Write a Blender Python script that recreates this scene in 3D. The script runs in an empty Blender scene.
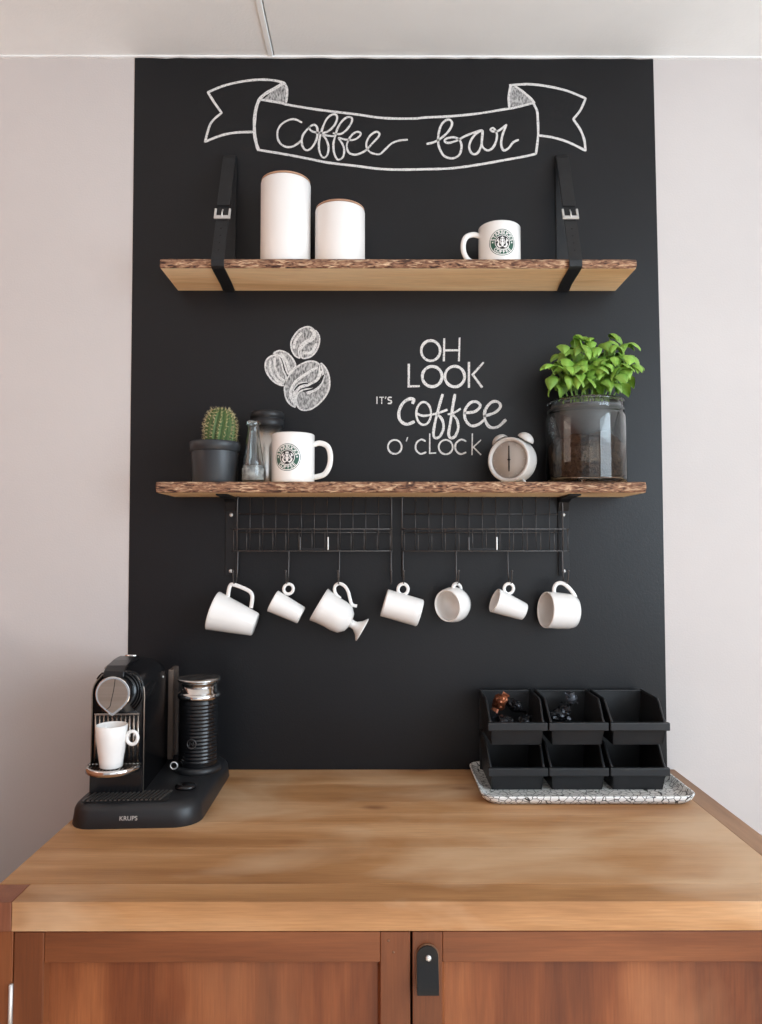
import bpy, bmesh, math, random
from mathutils import Vector, Matrix, noise
from mathutils.geometry import tessellate_polygon
PI = math.pi
random.seed(4)
S = bpy.context.scene
COL = S.collection

# ------------------------------------------------------------------ camera, world, light, exposure
FPX, CAM = 750.0, Vector((0, -1.6, 1.346))
PITCH, YAW = math.atan(35 / FPX), math.atan(2 / FPX)
cam = bpy.data.cameras.new('camera')
cam.sensor_fit = 'VERTICAL'; cam.sensor_height = 36; cam.lens = 36 * FPX / 1024; cam.clip_start = .02
camo = bpy.data.objects.new('camera', cam); COL.objects.link(camo)
camo.location = CAM; camo.rotation_euler = (PI / 2 + PITCH, 0, -YAW)
S.camera = camo
w = bpy.data.worlds.new('world'); S.world = w; w.use_nodes = True
bgn = w.node_tree.nodes['Background']; bgn.inputs[0].default_value = (.9, .93, 1, 1); bgn.inputs[1].default_value = .45


def area(name, loc, rot, sx, sy, power, color):
    l = bpy.data.lights.new(name, 'AREA'); l.shape = 'RECTANGLE'; l.size = sx; l.size_y = sy
    l.energy = power; l.color = color
    o = bpy.data.objects.new(name, l); COL.objects.link(o); o.location = loc; o.rotation_euler = rot
    return o


# daylight coming through the window of the right-hand wall (wall plane x = 1.9) and an added fill lamp behind the camera
area('window_daylight_right', (1.88, -2.2, 1.6), (0, math.radians(90), 0), 1.4, 2.3, 72, (.74, .88, 1))
area('fill_light_behind', (.9, -4.1, 1.25), (math.radians(90), 0, 0), 2.0, 2.2, 10, (.93, .96, 1))
# added warm fill lamp at left, above the added half-height wall
area('fill_light_left', (-1.86, -1.0, 1.95), (0, math.radians(-90), 0), .7, 1.0, 4.5, (1, .86, .76))
# sun through the opening of the right-hand wall, falling on the floor in front of the cabinet
sl = bpy.data.lights.new('sun', 'SUN'); sl.energy = 11; sl.angle = .01; sl.color = (1, .96, .91)
so = bpy.data.objects.new('sun', sl); COL.objects.link(so); so.rotation_euler = (0, math.radians(48), 0)
S.view_settings.view_transform = 'Standard'
S.view_settings.look = 'None'
S.view_settings.gamma = 1
S.view_settings.use_curve_mapping = False
S.view_settings.exposure = 0.29

# ------------------------------------------------------------------ pixel -> world (photo read at a known distance from the wall)
_f = Vector((math.sin(YAW) * math.cos(PITCH), math.cos(YAW) * math.cos(PITCH), math.sin(PITCH)))
_r = Vector((math.cos(YAW), -math.sin(YAW), 0)); _u = _r.cross(_f)


def W(px, py, Y=0.0):
    d = _f + _r * ((px - 381) / FPX) - _u * ((py - 512) / FPX)
    return CAM + d * ((Y + 1.6) / d.y)


# ------------------------------------------------------------------ materials
def lin(c):
    return tuple((v / 12.92 if v <= .04045 else ((v + .055) / 1.055) ** 2.4) for v in [x / 255 for x in c]) + (1,)


def mat(name, c, rough=.5, metal=0.0, c2=None, scale=(8, 8, 8), detail=4, lo=.35, hi=.65, bump=0.0, bscale=None,
        spec=.5, coat=0, trans=0, ior=1.45, sss=0, rnd=0.0):
    m = bpy.data.materials.new(name); m.use_nodes = True
    nt = m.node_tree; b = nt.nodes['Principled BSDF']
    b.inputs['Base Color'].default_value = lin(c); b.inputs['Roughness'].default_value = rough
    b.inputs['Metallic'].default_value = metal; b.inputs['Specular IOR Level'].default_value = spec
    b.inputs['Coat Weight'].default_value = coat; b.inputs['Transmission Weight'].default_value = trans
    b.inputs['IOR'].default_value = ior
    if sss:
        b.inputs['Subsurface Weight'].default_value = sss; b.inputs['Subsurface Scale'].default_value = .01
    tc = nt.nodes.new('ShaderNodeTexCoord')
    mp = nt.nodes.new('ShaderNodeMapping'); mp.inputs['Scale'].default_value = scale
    nt.links.new(tc.outputs['Object'], mp.inputs[0])
    if c2 is None: c2 = tuple(max(0, v * .93) for v in c)
    n = nt.nodes.new('ShaderNodeTexNoise'); n.inputs['Scale'].default_value = 1; n.inputs['Detail'].default_value = detail
    nt.links.new(mp.outputs[0], n.inputs['Vector'])
    r = nt.nodes.new('ShaderNodeValToRGB')
    r.color_ramp.elements[0].position = lo; r.color_ramp.elements[0].color = lin(c2)
    r.color_ramp.elements[1].position = hi; r.color_ramp.elements[1].color = lin(c)
    nt.links.new(n.outputs['Fac'], r.inputs[0])
    out = r.outputs[0]
    if rnd:
        oi = nt.nodes.new('ShaderNodeObjectInfo'); hs = nt.nodes.new('ShaderNodeHueSaturation')
        mr = nt.nodes.new('ShaderNodeMapRange'); mr.inputs[3].default_value = 1 - rnd; mr.inputs[4].default_value = 1 + rnd
        nt.links.new(oi.outputs['Random'], mr.inputs[0]); nt.links.new(mr.outputs[0], hs.inputs['Value'])
        nt.links.new(out, hs.inputs['Color']); out = hs.outputs[0]
    nt.links.new(out, b.inputs['Base Color'])
    if bump:
        n2 = nt.nodes.new('ShaderNodeTexNoise'); n2.inputs['Scale'].default_value = bscale or 200; n2.inputs['Detail'].default_value = 5
        nt.links.new(tc.outputs['Object'], n2.inputs['Vector'])
        bp = nt.nodes.new('ShaderNodeBump'); bp.inputs['Strength'].default_value = bump; bp.inputs['Distance'].default_value = .002
        nt.links.new(n2.outputs['Fac'], bp.inputs['Height']); nt.links.new(bp.outputs[0], b.inputs['Normal'])
    return m


def wood(name, dark, mid, light, axis=0, rough=.45, grain=34, knots=0.0, rnd=.05, bump=.12, blotch=.5, knotcol=(70, 38, 20), pale=0, palecol=(210, 178, 144)):
    """plain sawn wood: fine grain stretched along one axis, broad blotches, a few knots"""
    m = bpy.data.materials.new(name); m.use_nodes = True; nt = m.node_tree; L = nt.links; N = nt.nodes.new
    b = nt.nodes['Principled BSDF']; b.inputs['Roughness'].default_value = rough; b.inputs['Specular IOR Level'].default_value = .35
    tc = N('ShaderNodeTexCoord'); oi = N('ShaderNodeObjectInfo')
    off = N('ShaderNodeVectorMath'); off.operation = 'MULTIPLY_ADD'
    L.new(oi.outputs['Random'], off.inputs[0]); off.inputs[1].default_value = (3, 5, 7); L.new(tc.outputs['Object'], off.inputs[2])
    def mapped(sa, sb):
        sc = [sb] * 3; sc[axis] = sa
        q = N('ShaderNodeMapping'); q.inputs['Scale'].default_value = sc; L.new(off.outputs[0], q.inputs[0]); return q.outputs[0]
    def nz(vec, det, dist=0.0):
        q = N('ShaderNodeTexNoise'); q.inputs['Scale'].default_value = 1; q.inputs['Detail'].default_value = det
        q.inputs['Distortion'].default_value = dist; L.new(vec, q.inputs['Vector']); return q.outputs['Fac']
    g = nz(mapped(grain / 14, grain), 6, .6); bl = nz(mapped(2.2, 9), 3, .4); fine = nz(mapped(20, 420), 3)
    mx = N('ShaderNodeMix'); mx.inputs[0].default_value = blotch; L.new(g, mx.inputs[2]); L.new(bl, mx.inputs[3])
    r = N('ShaderNodeValToRGB'); e = r.color_ramp.elements
    e[0].position = .34; e[0].color = lin(dark); e[1].position = .66; e[1].color = lin(light)
    q = e.new(.5); q.color = lin(mid)
    L.new(mx.outputs[0], r.inputs[0])
    fr = N('ShaderNodeMapRange'); fr.inputs[1].default_value = .3; fr.inputs[2].default_value = .7; fr.inputs[3].default_value = .86; fr.inputs[4].default_value = 1.06
    L.new(fine, fr.inputs[0])
    rr = N('ShaderNodeMapRange'); rr.inputs[3].default_value = 1 - rnd; rr.inputs[4].default_value = 1 + rnd; L.new(oi.outputs['Random'], rr.inputs[0])
    mu = N('ShaderNodeMath'); mu.operation = 'MULTIPLY'; L.new(fr.outputs[0], mu.inputs[0]); L.new(rr.outputs[0], mu.inputs[1])
    hs = N('ShaderNodeHueSaturation'); L.new(mu.outputs[0], hs.inputs['Value']); L.new(r.outputs[0], hs.inputs['Color'])
    out = hs.outputs[0]
    if pale:
        pq = N('ShaderNodeMapping'); psc = [5.5] * 3; psc[axis] = 3.0; pq.inputs['Scale'].default_value = psc; L.new(tc.outputs['Object'], pq.inputs[0]); pn = nz(pq.outputs[0], 4, .5); pr = N('ShaderNodeMapRange'); pr.inputs[1].default_value = .47; pr.inputs[2].default_value = .70; pr.inputs[3].default_value = 0; pr.inputs[4].default_value = pale
        L.new(pn, pr.inputs[0]); pm = N('ShaderNodeMix'); pm.data_type = 'RGBA'; L.new(pr.outputs[0], pm.inputs[0]); L.new(out, pm.inputs[6]); pm.inputs[7].default_value = lin(palecol); out = pm.outputs[2]
    if knots:
        v = N('ShaderNodeTexVoronoi'); v.inputs['Scale'].default_value = 1; L.new(mapped(knots * .45, knots), v.inputs['Vector'])
        kr = N('ShaderNodeMapRange'); kr.inputs[1].default_value = .03; kr.inputs[2].default_value = .13; kr.inputs[3].default_value = .8; kr.inputs[4].default_value = 0
        L.new(v.outputs['Distance'], kr.inputs[0])
        km = N('ShaderNodeMix'); km.data_type = 'RGBA'; L.new(kr.outputs[0], km.inputs[0]); L.new(out, km.inputs[6]); km.inputs[7].default_value = lin(knotcol)
        out = km.outputs[2]
    L.new(out, b.inputs['Base Color'])
    bp = N('ShaderNodeBump'); bp.inputs['Strength'].default_value = bump; bp.inputs['Distance'].default_value = .001
    L.new(fine, bp.inputs['Height']); L.new(bp.outputs[0], b.inputs['Normal'])
    return m


def glassmat(name, c, rough=.02, ior=1.45):
    m = bpy.data.materials.new(name); m.use_nodes = True; b = m.node_tree.nodes['Principled BSDF']
    b.inputs['Base Color'].default_value = lin(c); b.inputs['Transmission Weight'].default_value = 1
    b.inputs['Roughness'].default_value = rough; b.inputs['IOR'].default_value = ior
    return m


M = {}
M['wall'] = mat('wall_paint', (201, 194, 191), .85, c2=(197, 190, 187), scale=(3, 3, 3), bump=.15, bscale=260, spec=.2)
M['ceiling'] = mat('ceiling_paint', (240, 241, 240), .9, c2=(236, 237, 236), scale=(6, 6, 6), bump=.2, bscale=180, spec=.1)
M['floor'] = wood('floor_wood', (186, 170, 154), (206, 192, 176), (218, 204, 190), axis=1, grain=20)
M['warmwall'] = mat('warm_side_wall', (168, 102, 64), .6, spec=.4)
M['black_paint'] = mat('chalkboard_paint', (27, 27, 29), .36, c2=(24, 24, 26), scale=(5, 5, 5), lo=.3, hi=.7, bump=.12, bscale=300, spec=.32)
M['chalk'] = mat('chalk', (216, 213, 210), .95, c2=(130, 129, 128), scale=(420, 420, 420), detail=2, lo=.27, hi=.5, spec=.05)
M['chalk_smudge'] = mat('smudged_chalk', (184, 182, 180), .95, c2=(88, 87, 87), scale=(300, 120, 130), detail=4, lo=.34, hi=.62, spec=.05)
M['chalk_grey'] = mat('thin_chalk', (150, 148, 147), .95, c2=(44, 44, 45), scale=(520, 520, 520), detail=2, lo=.38, hi=.6, spec=.05)
M['shelf_wood'] = wood('shelf_pine', (224, 178, 128), (242, 204, 156), (250, 220, 178), grain=26, knots=7, rnd=.02, knotcol=(120, 72, 40))
M['top_wood'] = wood('worktop_wood', (146, 100, 62), (176, 128, 84), (200, 156, 114), grain=22, knots=9, rnd=.02, knotcol=(130, 84, 54), blotch=.6, pale=.75)
M['top_wood_y'] = wood('worktop_end_wood', (140, 102, 74), (164, 124, 92), (180, 142, 110), axis=1, grain=24, rnd=.02)
M['dark_block'] = wood('dark_corner_wood', (112, 66, 46), (128, 78, 56), (140, 88, 64), axis=2, grain=30)
M['cab_x'] = wood('cabinet_rail_wood', (92, 48, 24), (116, 64, 34), (138, 82, 47), grain=22, knots=5, rnd=.04, knotcol=(60, 28, 16))
M['cab_z'] = wood('cabinet_stile_wood', (92, 48, 24), (114, 62, 33), (136, 80, 46), axis=2, grain=24, rnd=.04)
M['cab_panel'] = wood('cabinet_panel_wood', (86, 40, 18), (116, 60, 30), (150, 88, 50), axis=2, grain=26, rnd=.04, blotch=.55, pale=.28, palecol=(186, 128, 88))
M['ceramic'] = mat('white_ceramic', (238, 234, 230), .16, c2=(235, 231, 227), spec=.5, coat=.3)
M['matte_white'] = mat('matte_white_ceramic', (236, 231, 227), .4, c2=(232, 227, 223), spec=.4)
M['lid_wood'] = wood('lid_wood', (160, 116, 90), (184, 142, 114), (200, 160, 134), rnd=0)
M['leather'] = mat('black_leather', (27, 28, 30), .46, c2=(21, 21, 23), scale=(60, 60, 60), bump=.25, bscale=500)
M['leather_edge'] = mat('tan_leather_edge', (120, 84, 60), .7)
M['hole'] = mat('dark_hole', (8, 8, 8), .9)
M['silver'] = mat('brushed_silver', (225, 222, 218), .42, .65)
M['chrome'] = mat('chrome', (225, 223, 222), .1, 1.0)
M['disc'] = mat('grey_brushed_plate', (160, 148, 138), .35, .8, c2=(150, 138, 128), scale=(4, 4, 200))
M['black_metal'] = mat('black_powder_coat', (30, 30, 32), .45, .3)
M['wire'] = mat('black_wire', (90, 87, 86), .35, .7)
M['black_plastic'] = mat('black_gloss_plastic', (20, 20, 22), .22, c2=(18, 18, 20), spec=.5)
M['black_satin'] = mat('black_satin_plastic', (34, 34, 36), .42, c2=(31, 31, 33))
M['bin'] = mat('black_bin_plastic', (33, 34, 36), .42, c2=(28, 29, 31), scale=(30, 30, 30), bump=.2, bscale=700)
M['pot'] = mat('anthracite_pot', (48, 50, 53), .4, c2=(44, 46, 49))
M['soil'] = mat('potting_soil', (76, 56, 42), .95, c2=(30, 22, 17), scale=(150, 150, 150), bump=1, bscale=250)
M['cactus'] = mat('cactus_skin', (88, 108, 58), .6, c2=(68, 90, 46), scale=(60, 60, 60))
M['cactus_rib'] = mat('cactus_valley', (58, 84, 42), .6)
M['spine'] = mat('cactus_spines', (214, 196, 150), .6)
M['leaf'] = mat('basil_leaf', (142, 178, 76), .42, c2=(106, 150, 54), scale=(40, 40, 40), rnd=.22, spec=.5)
M['stem'] = mat('basil_stem', (150, 184, 96), .5, c2=(120, 160, 70))
M['glass'] = glassmat('clear_glass', (236, 240, 240))
M['steel_cup'] = mat('tumbler_steel', (205, 203, 200), .26, 1.0)
M['clock_case'] = mat('clock_case', (196, 190, 185), .4, c2=(190, 184, 179))
M['clock_face'] = mat('clock_face', (174, 164, 156), .7)
M['green'] = mat('logo_green', (36, 84, 66), .3)
M['logo_black'] = mat('logo_black', (22, 24, 24), .3)
M['logo_white'] = mat('logo_white', (236, 232, 228), .3)
M['copper'] = mat('copper_foil', (150, 88, 58), .35, .7, c2=(80, 40, 26), scale=(60, 60, 60))
M['dark_foil'] = mat('dark_foil', (44, 44, 48), .25, .6, c2=(18, 18, 20), scale=(60, 60, 60))
M['grey_foil'] = mat('grey_foil', (96, 98, 104), .35, .5, c2=(46, 48, 54), scale=(60, 60, 60))
M['contents'] = mat('bottle_contents', (226, 226, 222), .4, .0, c2=(150, 150, 150), scale=(90, 90, 90))
M['grate'] = mat('grey_grate', (104, 98, 94), .3, .6)
M['pot_grey'] = mat('grey_pot_plastic', (112, 112, 114), .5, c2=(104, 104, 106))
M['pull'] = mat('dark_pull_leather', (15, 16, 18), .5, c2=(12, 12, 14), bump=.15, bscale=500, spec=.35)
M['tank'] = mat('smoky_tank_reflection', (122, 106, 96), .12, .25)  # smoky grey with the room's brown reflection put into the colour
M['grille'] = mat('grille_chrome', (170, 160, 152), .25, 1.0)


def crackle():
    m = bpy.data.materials.new('crackle_print'); m.use_nodes = True; nt = m.node_tree; L = nt.links; N = nt.nodes.new
    b = nt.nodes['Principled BSDF']; b.inputs['Roughness'].default_value = .35
    tc = N('ShaderNodeTexCoord'); v = N('ShaderNodeTexVoronoi'); v.feature = 'DISTANCE_TO_EDGE'; v.inputs['Scale'].default_value = 84
    L.new(tc.outputs['Object'], v.inputs['Vector'])
    r = N('ShaderNodeValToRGB'); e = r.color_ramp.elements
    e[0].position = .03; e[0].color = lin((40, 40, 42)); e[1].position = .062; e[1].color = lin((236, 235, 232))
    L.new(v.outputs['Distance'], r.inputs[0]); L.new(r.outputs[0], b.inputs['Base Color'])
    return m


M['crackle'] = crackle()


# ------------------------------------------------------------------ object helpers
def tag(o, label=None, cat=None, group=None, kind=None):
    if label: o['label'] = label
    if cat: o['category'] = cat
    if group: o['group'] = group
    if kind: o['kind'] = kind
    return o


def empty(name, loc, label, cat, group=None, rot=(0, 0, 0)):
    o = bpy.data.objects.new(name, None); COL.objects.link(o); o.empty_display_size = .02
    o.location = loc; o.rotation_euler = rot
    return tag(o, label, cat, group)


def mw(o):
    m = Matrix.Identity(4)
    while o:
        m = o.matrix_basis @ m; o = o.parent
    return m


class MB:
    def __init__(s): s.v = []; s.f = []; s.flat = []
    def add(s, vs, fs, flat=False):
        k = len(s.v); s.v += [Vector(p) for p in vs]
        for f in fs:
            s.f.append(tuple(i + k for i in f)); s.flat.append(flat)
        return s
    def box(s, x0, x1, y0, y1, z0, z1, b=0.0):
        if b <= 0:
            vs = [(x, y, z) for x in (x0, x1) for y in (y0, y1) for z in (z0, z1)]
            return s.add(vs, [(0, 1, 3, 2), (4, 6, 7, 5), (0, 4, 5, 1), (2, 3, 7, 6), (0, 2, 6, 4), (1, 5, 7, 3)], True)
        bm = bmesh.new(); bmesh.ops.create_cube(bm, size=1)
        for v in bm.verts:
            v.co = Vector(((x0 + x1) / 2 + v.co.x * (x1 - x0), (y0 + y1) / 2 + v.co.y * (y1 - y0), (z0 + z1) / 2 + v.co.z * (z1 - z0)))
        bmesh.ops.bevel(bm, geom=bm.edges[:], offset=b, segments=2, affect='EDGES', profile=.5)
        bm.verts.index_update()
        s.add([v.co for v in bm.verts], [[v.index for v in f.verts] for f in bm.faces], True); bm.free(); return s
    def lathe(s, prof, n=40, c=(0, 0, 0), mtx=None, closed=False):
        """prof: (r, z) list; r = 0 ends become poles"""
        mtx = mtx or Matrix.Translation(c); vs = []; rows = []
        for r, z in prof:
            if r < 1e-6: rows.append([len(vs)]); vs.append(mtx @ Vector((0, 0, z)))
            else:
                rows.append(list(range(len(vs), len(vs) + n)))
                vs += [mtx @ Vector((r * math.cos(2 * PI * i / n), r * math.sin(2 * PI * i / n), z)) for i in range(n)]
        fs = []
        pairs = list(zip(rows, rows[1:]))
        if closed: pairs.append((rows[-1], rows[0]))
        for a, b in pairs:
            for i in range(n):
                j = (i + 1) % n
                if len(a) == 1 and len(b) == 1: continue
                if len(a) == 1: fs.append((a[0], b[i], b[j])[::-1])
                elif len(b) == 1: fs.append((a[i], a[j], b[0]))
                else: fs.append((a[i], a[j], b[j], b[i]))
        return s.add(vs, fs)
    def tube(s, pts, r, n=8, closed=False, ell=1.0):
        pts = [Vector(p) for p in pts]; N = len(pts); vs = []; up = None
        rr = r if isinstance(r, (list, tuple)) else [r] * N
        for i, p in enumerate(pts):
            a = pts[(i - 1) % N] if (closed or i > 0) else p
            b = pts[(i + 1) % N] if (closed or i < N - 1) else p
            t = (b - a).normalized()
            if up is None:
                up = t.orthogonal().normalized() if abs(t.y) > .95 else (Vector((0, 1, 0)) - t * t.y).normalized()
            else: up = (up - t * up.dot(t)).normalized()
            w_ = t.cross(up)
            for k in range(n):
                q = 2 * PI * k / n
                vs.append(p + up * (math.cos(q) * rr[i] * ell) + w_ * (math.sin(q) * rr[i]))
        fs = []
        for i in range(N if closed else N - 1):
            for k in range(n):
                a = i * n + k; b = i * n + (k + 1) % n; i2 = (i + 1) % N
                fs.append((a, b, i2 * n + (k + 1) % n, i2 * n + k))
        if not closed: fs += [tuple(range(n))[::-1], tuple(range((N - 1) * n, N * n))]
        return s.add(vs, fs)
    def prism(s, poly, d0, d1, axis='y', mtx=None):
        """poly: 2-D outline, extruded between d0 and d1 along axis"""
        n = len(poly)
        def P(a, b, d): return {'y': (a, d, b), 'x': (d, a, b), 'z': (a, b, d)}[axis]
        vs = [P(a, b, d0) for a, b in poly] + [P(a, b, d1) for a, b in poly]
        if mtx: vs = [mtx @ Vector(v) for v in vs]
        fs = [tuple(range(n)), tuple(range(2 * n - 1, n - 1, -1))] + [(i, n + i, n + (i + 1) % n, (i + 1) % n) for i in range(n)]
        return s.add(vs, fs, True)
    def ball(s, c, r, n=10, sq=(1, 1, 1)):
        prof = [(r * math.sin(PI * k / n), -r * math.cos(PI * k / n)) for k in range(n + 1)]; prof[0] = (0, -r); prof[-1] = (0, r)
        return s.lathe(prof, n * 2, mtx=Matrix.Translation(c) @ Matrix.Diagonal((sq[0], sq[1], sq[2], 1)))
    def poly(s, pts, fn):
        P3 = [Vector((p[0], p[1], 0)) for p in pts]
        return s.add([fn(p) for p in pts], tessellate_polygon([P3]), True)
    def build(s, name, m, parent=None, local=False, smooth=True, bevel=0, recalc=True, sub=0):
        me = bpy.data.meshes.new(name)
        me.from_pydata([tuple(v) for v in s.v], [], s.f); me.materials.append(M[m] if isinstance(m, str) else m)
        if recalc:
            bm = bmesh.new(); bm.from_mesh(me); bmesh.ops.recalc_face_normals(bm, faces=bm.faces[:]); bm.to_mesh(me); bm.free()
        if parent and not local: me.transform(mw(parent).inverted())
        if smooth:
            for p, fl in zip(me.polygons, s.flat): p.use_smooth = not fl
        o = bpy.data.objects.new(name, me); COL.objects.link(o)
        if parent: o.parent = parent
        if bevel:
            b = o.modifiers.new('bevel', 'BEVEL'); b.width = bevel; b.segments = 2; b.limit_method = 'ANGLE'; b.angle_limit = .6
        if sub:
            b = o.modifiers.new('sub', 'SUBSURF'); b.levels = sub; b.render_levels = sub
        return o


def cat_rom(pts, k=6, closed=False):
    pts = [Vector(p) for p in pts]; n = len(pts); out = []
    if n < 3 and not closed: return pts
    for i in range(n if closed else n - 1):
        p0 = pts[(i - 1) % n] if (closed or i > 0) else pts[i]; p1 = pts[i]; p2 = pts[(i + 1) % n]
        p3 = pts[(i + 2) % n] if (closed or i + 2 < n) else p2
        for j in range(k):
            t = j / k
            out.append(.5 * ((2 * p1) + (p2 - p0) * t + (2 * p0 - 5 * p1 + 4 * p2 - p3) * t * t + (3 * p1 - p0 - 3 * p2 + p3) * t ** 3))
    if not closed: out.append(pts[-1])
    return out


# ------------------------------------------------------------------ setting
CT = 1.346 - .466          # worktop height
HC = 1.346 + 1.075         # ceiling height
o = MB().box(-2.3, 2.3, 0, .12, 0, HC + .1).build('wall_back', 'wall'); tag(o, kind='structure')
o = MB().box(-2.3, 2.3, -4.2, .12, -.06, 0).build('floor', 'floor'); tag(o, kind='structure')
o = MB().box(-2.02, -1.9, -4.2, 0, 0, HC).build('wall_left', 'warmwall'); tag(o, kind='structure')  # unseen brown wall, added for the light on the left side
for x in ((-4.2, -3.4, 0, HC), (-1.2, 0, 0, HC), (-3.4, -1.2, 0, .4), (-3.4, -1.2, 2.3, HC)):
    o = MB().box(1.9, 2.02, x[0], x[1], x[2], x[3]).build('wall_right', 'wall'); tag(o, kind='structure')  # unseen wall, added with an opening that lets sun onto the floor
o = MB().box(-1.9, -.86, -1.1, 0, 0, 1.22).build('added_low_wall_left', 'warmwall'); tag(o, kind='structure')  # added unseen wall: blocks low left light, bounces brown onto the back wall
# ceiling: boards with a shadow joint and a cover strip, running towards the wall
seam_x = W(274, 57).x
xs = [-2.3, seam_x - 1.2, seam_x, seam_x + 1.2, 2.3]
ceil_root = MB().box(-2.3, 2.3, -4.2, .12, HC + .012, HC + .06).build('ceiling', 'ceiling'); tag(ceil_root, kind='structure')
for a, b in zip(xs, xs[1:]):
    MB().box(a + .0018, b - .0005, -4.2, 0, HC, HC + .012, .001).build('ceiling_panel', 'ceiling', ceil_root)
for x in xs[1:-1]:
    MB().box(x - .013, x - .001, -4.2, 0, HC - .0025, HC + .004, .0015).build('joint_strip', 'ceiling', ceil_root)
o = MB()
pts = []
rnd = random.Random(8)
xa = W(0, 57).x - .3; n = 90
for i in range(n + 1): pts.append((xa + (2.6) * i / n, HC - .0025 - rnd.random() * .002))
poly = [(pts[-1][0], HC), (pts[0][0], HC)] + pts
o = MB().prism(poly, -.006, 0, 'y').build('trim_1', 'ceiling'); tag(o, 'white filler bead where the wall meets the ceiling', kind='structure')

# ------------------------------------------------------------------ chalkboard and its drawings
board = empty('chalkboard', (.035, 0, CT), 'tall black chalkboard paint panel with white chalk drawings, in the middle of the pale wall', 'chalkboard')
bt = HC - .002
MB().prism([(-.5292, CT - .15), (.6060, CT - .15), (.6070, 1.66), (.6026, bt), (-.5359, bt), (-.5329, 1.66)], -.0012, .0, 'y').build('painted_panel', 'black_paint', board)


class Chalk:
    """flat strokes lying on the board, read off the photo in crop coordinates"""
    def __init__(s, ox, oy, sc): s.o = (ox, oy, sc)
    def px(s, p): return (s.o[0] + p[0] / s.o[2], s.o[1] + p[1] / s.o[2])
    def w(s, p, y=-.0016): return W(*s.px(p), -.0012) + Vector((0, y + .0012, 0))


def stroke(mb, pts, wpx, y=-.0017, closed=False, k=6, rag=.12):
    """pts: photo pixels -> ribbon on the board"""
    P = cat_rom([(p[0], p[1], 0) for p in pts], k, closed)
    Q = []
    for p in P:
        q = W(p.x, p.y, -.0012); Q.append(Vector((q.x, q.z)))
    n = len(Q); vs = []; fs = []; wd = wpx * .00213 / 2 * .79
    for i, p in enumerate(Q):
        a = Q[(i - 1) % n] if (closed or i) else p; b = Q[(i + 1) % n] if (closed or i < n - 1) else p
        t = b - a
        t = t.normalized() if t.length > 1e-9 else Vector((1, 0))
        nn = Vector((-t.y, t.x)); ww = wd * (1 + rag * noise.noise(Vector((p.x * 90, p.y * 90, wpx))) * 2)
        if not closed and i in (0, n - 1):
            ww *= .75; p = p + (t * wd * .4) * (1 if i else -1)
        for sgn in (1, -1):
            q = p + nn * ww * sgn; vs.append((q.x, y, q.y))
    for i in range(n if closed else n - 1):
        j = (i + 1) % n; fs.append((2 * i, 2 * i + 1, 2 * j + 1, 2 * j))
    mb.add(vs, fs, True)


def strokes(name, parent, C, lst, wpx, m='chalk', label=None, y=-.0017):
    mb = MB()
    for i, it in enumerate(lst):
        closed = False; wp = wpx
        if isinstance(it, dict): closed = it.get('c', False); wp = it.get('w', wpx); it = it['p']
        k = 1 if len(it) == 2 else 6
        stroke(mb, [C.px(p) for p in it], wp, y - .00004 * i, closed, k)
    o = mb.build(name, m, parent, recalc=False)
    if label: o['label'] = label
    return o


def ell(cx, cy, rx, ry, n=14): return {'p': [(cx + rx * math.cos(2 * PI * i / n - 1.4), cy + ry * math.sin(2 * PI * i / n - 1.4)) for i in range(n)], 'c': True}


CA, CB, CC = Chalk(195, 70, 6.927), Chalk(265, 100, 9.525), Chalk(335, 100, 9.525)
CD, CE, CF, CG, CH = Chalk(425, 100, 7.62), Chalk(495, 75, 7.62), Chalk(395, 330, 7.62), Chalk(370, 385, 5.443), Chalk(260, 320, 10.16)
PX = Chalk(0, 0, 1)
A = lambda C, l: [C.px(p) for p in l]
ban = strokes('ribbon_banner', board, PX, [
    A(CA, [(90, 155), (200, 110), (330, 80), (440, 68), (540, 72), (620, 90)]),
    A(CA, [(90, 155), (130, 220), (185, 298)]), A(CA, [(185, 298), (110, 370), (70, 498)]),
    A(CA, [(70, 498), (180, 455), (280, 435), (410, 430)]),
    A(CA, [(620, 90), (638, 140), (632, 225)]),
    {'p': A(CA, [(620, 90), (540, 135), (470, 180), (435, 230), (415, 320), (412, 430), (425, 510), (440, 555)]), 'w': 4},
    [CA.px((450, 205)), CA.px((600, 230)), (286, 104.6), (307, 108.2), (328, 111.2), (356, 114.5), (377, 117.6), (394, 118.7), (415, 118.7), (425, 117.7), (451, 116.4), (477.5, 113.8), (503.7, 109.6), (514.7, 107.8), (533, 103.2)],
    [(258.5, 150.1), (286, 154.6), (307, 158.6), (328, 162.8), (356, 166.1), (377, 168.8), (398, 169.8), (425, 169.4), (451, 168.5), (477.5, 165), (503.7, 160.4), (524.7, 156.6), (535.7, 154)],
    A(CE, [(290, 215), (318, 270), (325, 330), (328, 460), (312, 600)]),
    A(CE, [(120, 80), (105, 160), (108, 245)]),
    A(CE, [(110, 80), (250, 72), (380, 85), (540, 120), (690, 180)]),
    A(CE, [(150, 85), (220, 135), (275, 185), (300, 215)]),
    A(CE, [(690, 180), (650, 270), (595, 338)]), A(CE, [(595, 338), (650, 420), (680, 500), (688, 578)]),
    A(CE, [(328, 462), (440, 478), (560, 515), (688, 578)])], 3.1, label='chalk ribbon banner outline with folded tails')
for C, l in ((CA, [(612, 98), (636, 150), (628, 226), (475, 202), (540, 145)]), (CE, [(118, 88), (150, 90), (215, 135), (290, 212), (112, 245)])):
    MB().poly(A(C, l), lambda p: W(p[0], p[1], -.0012) + Vector((0, -.0002, 0))).build('fold_shading', 'chalk_smudge', ban, recalc=False)
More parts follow.
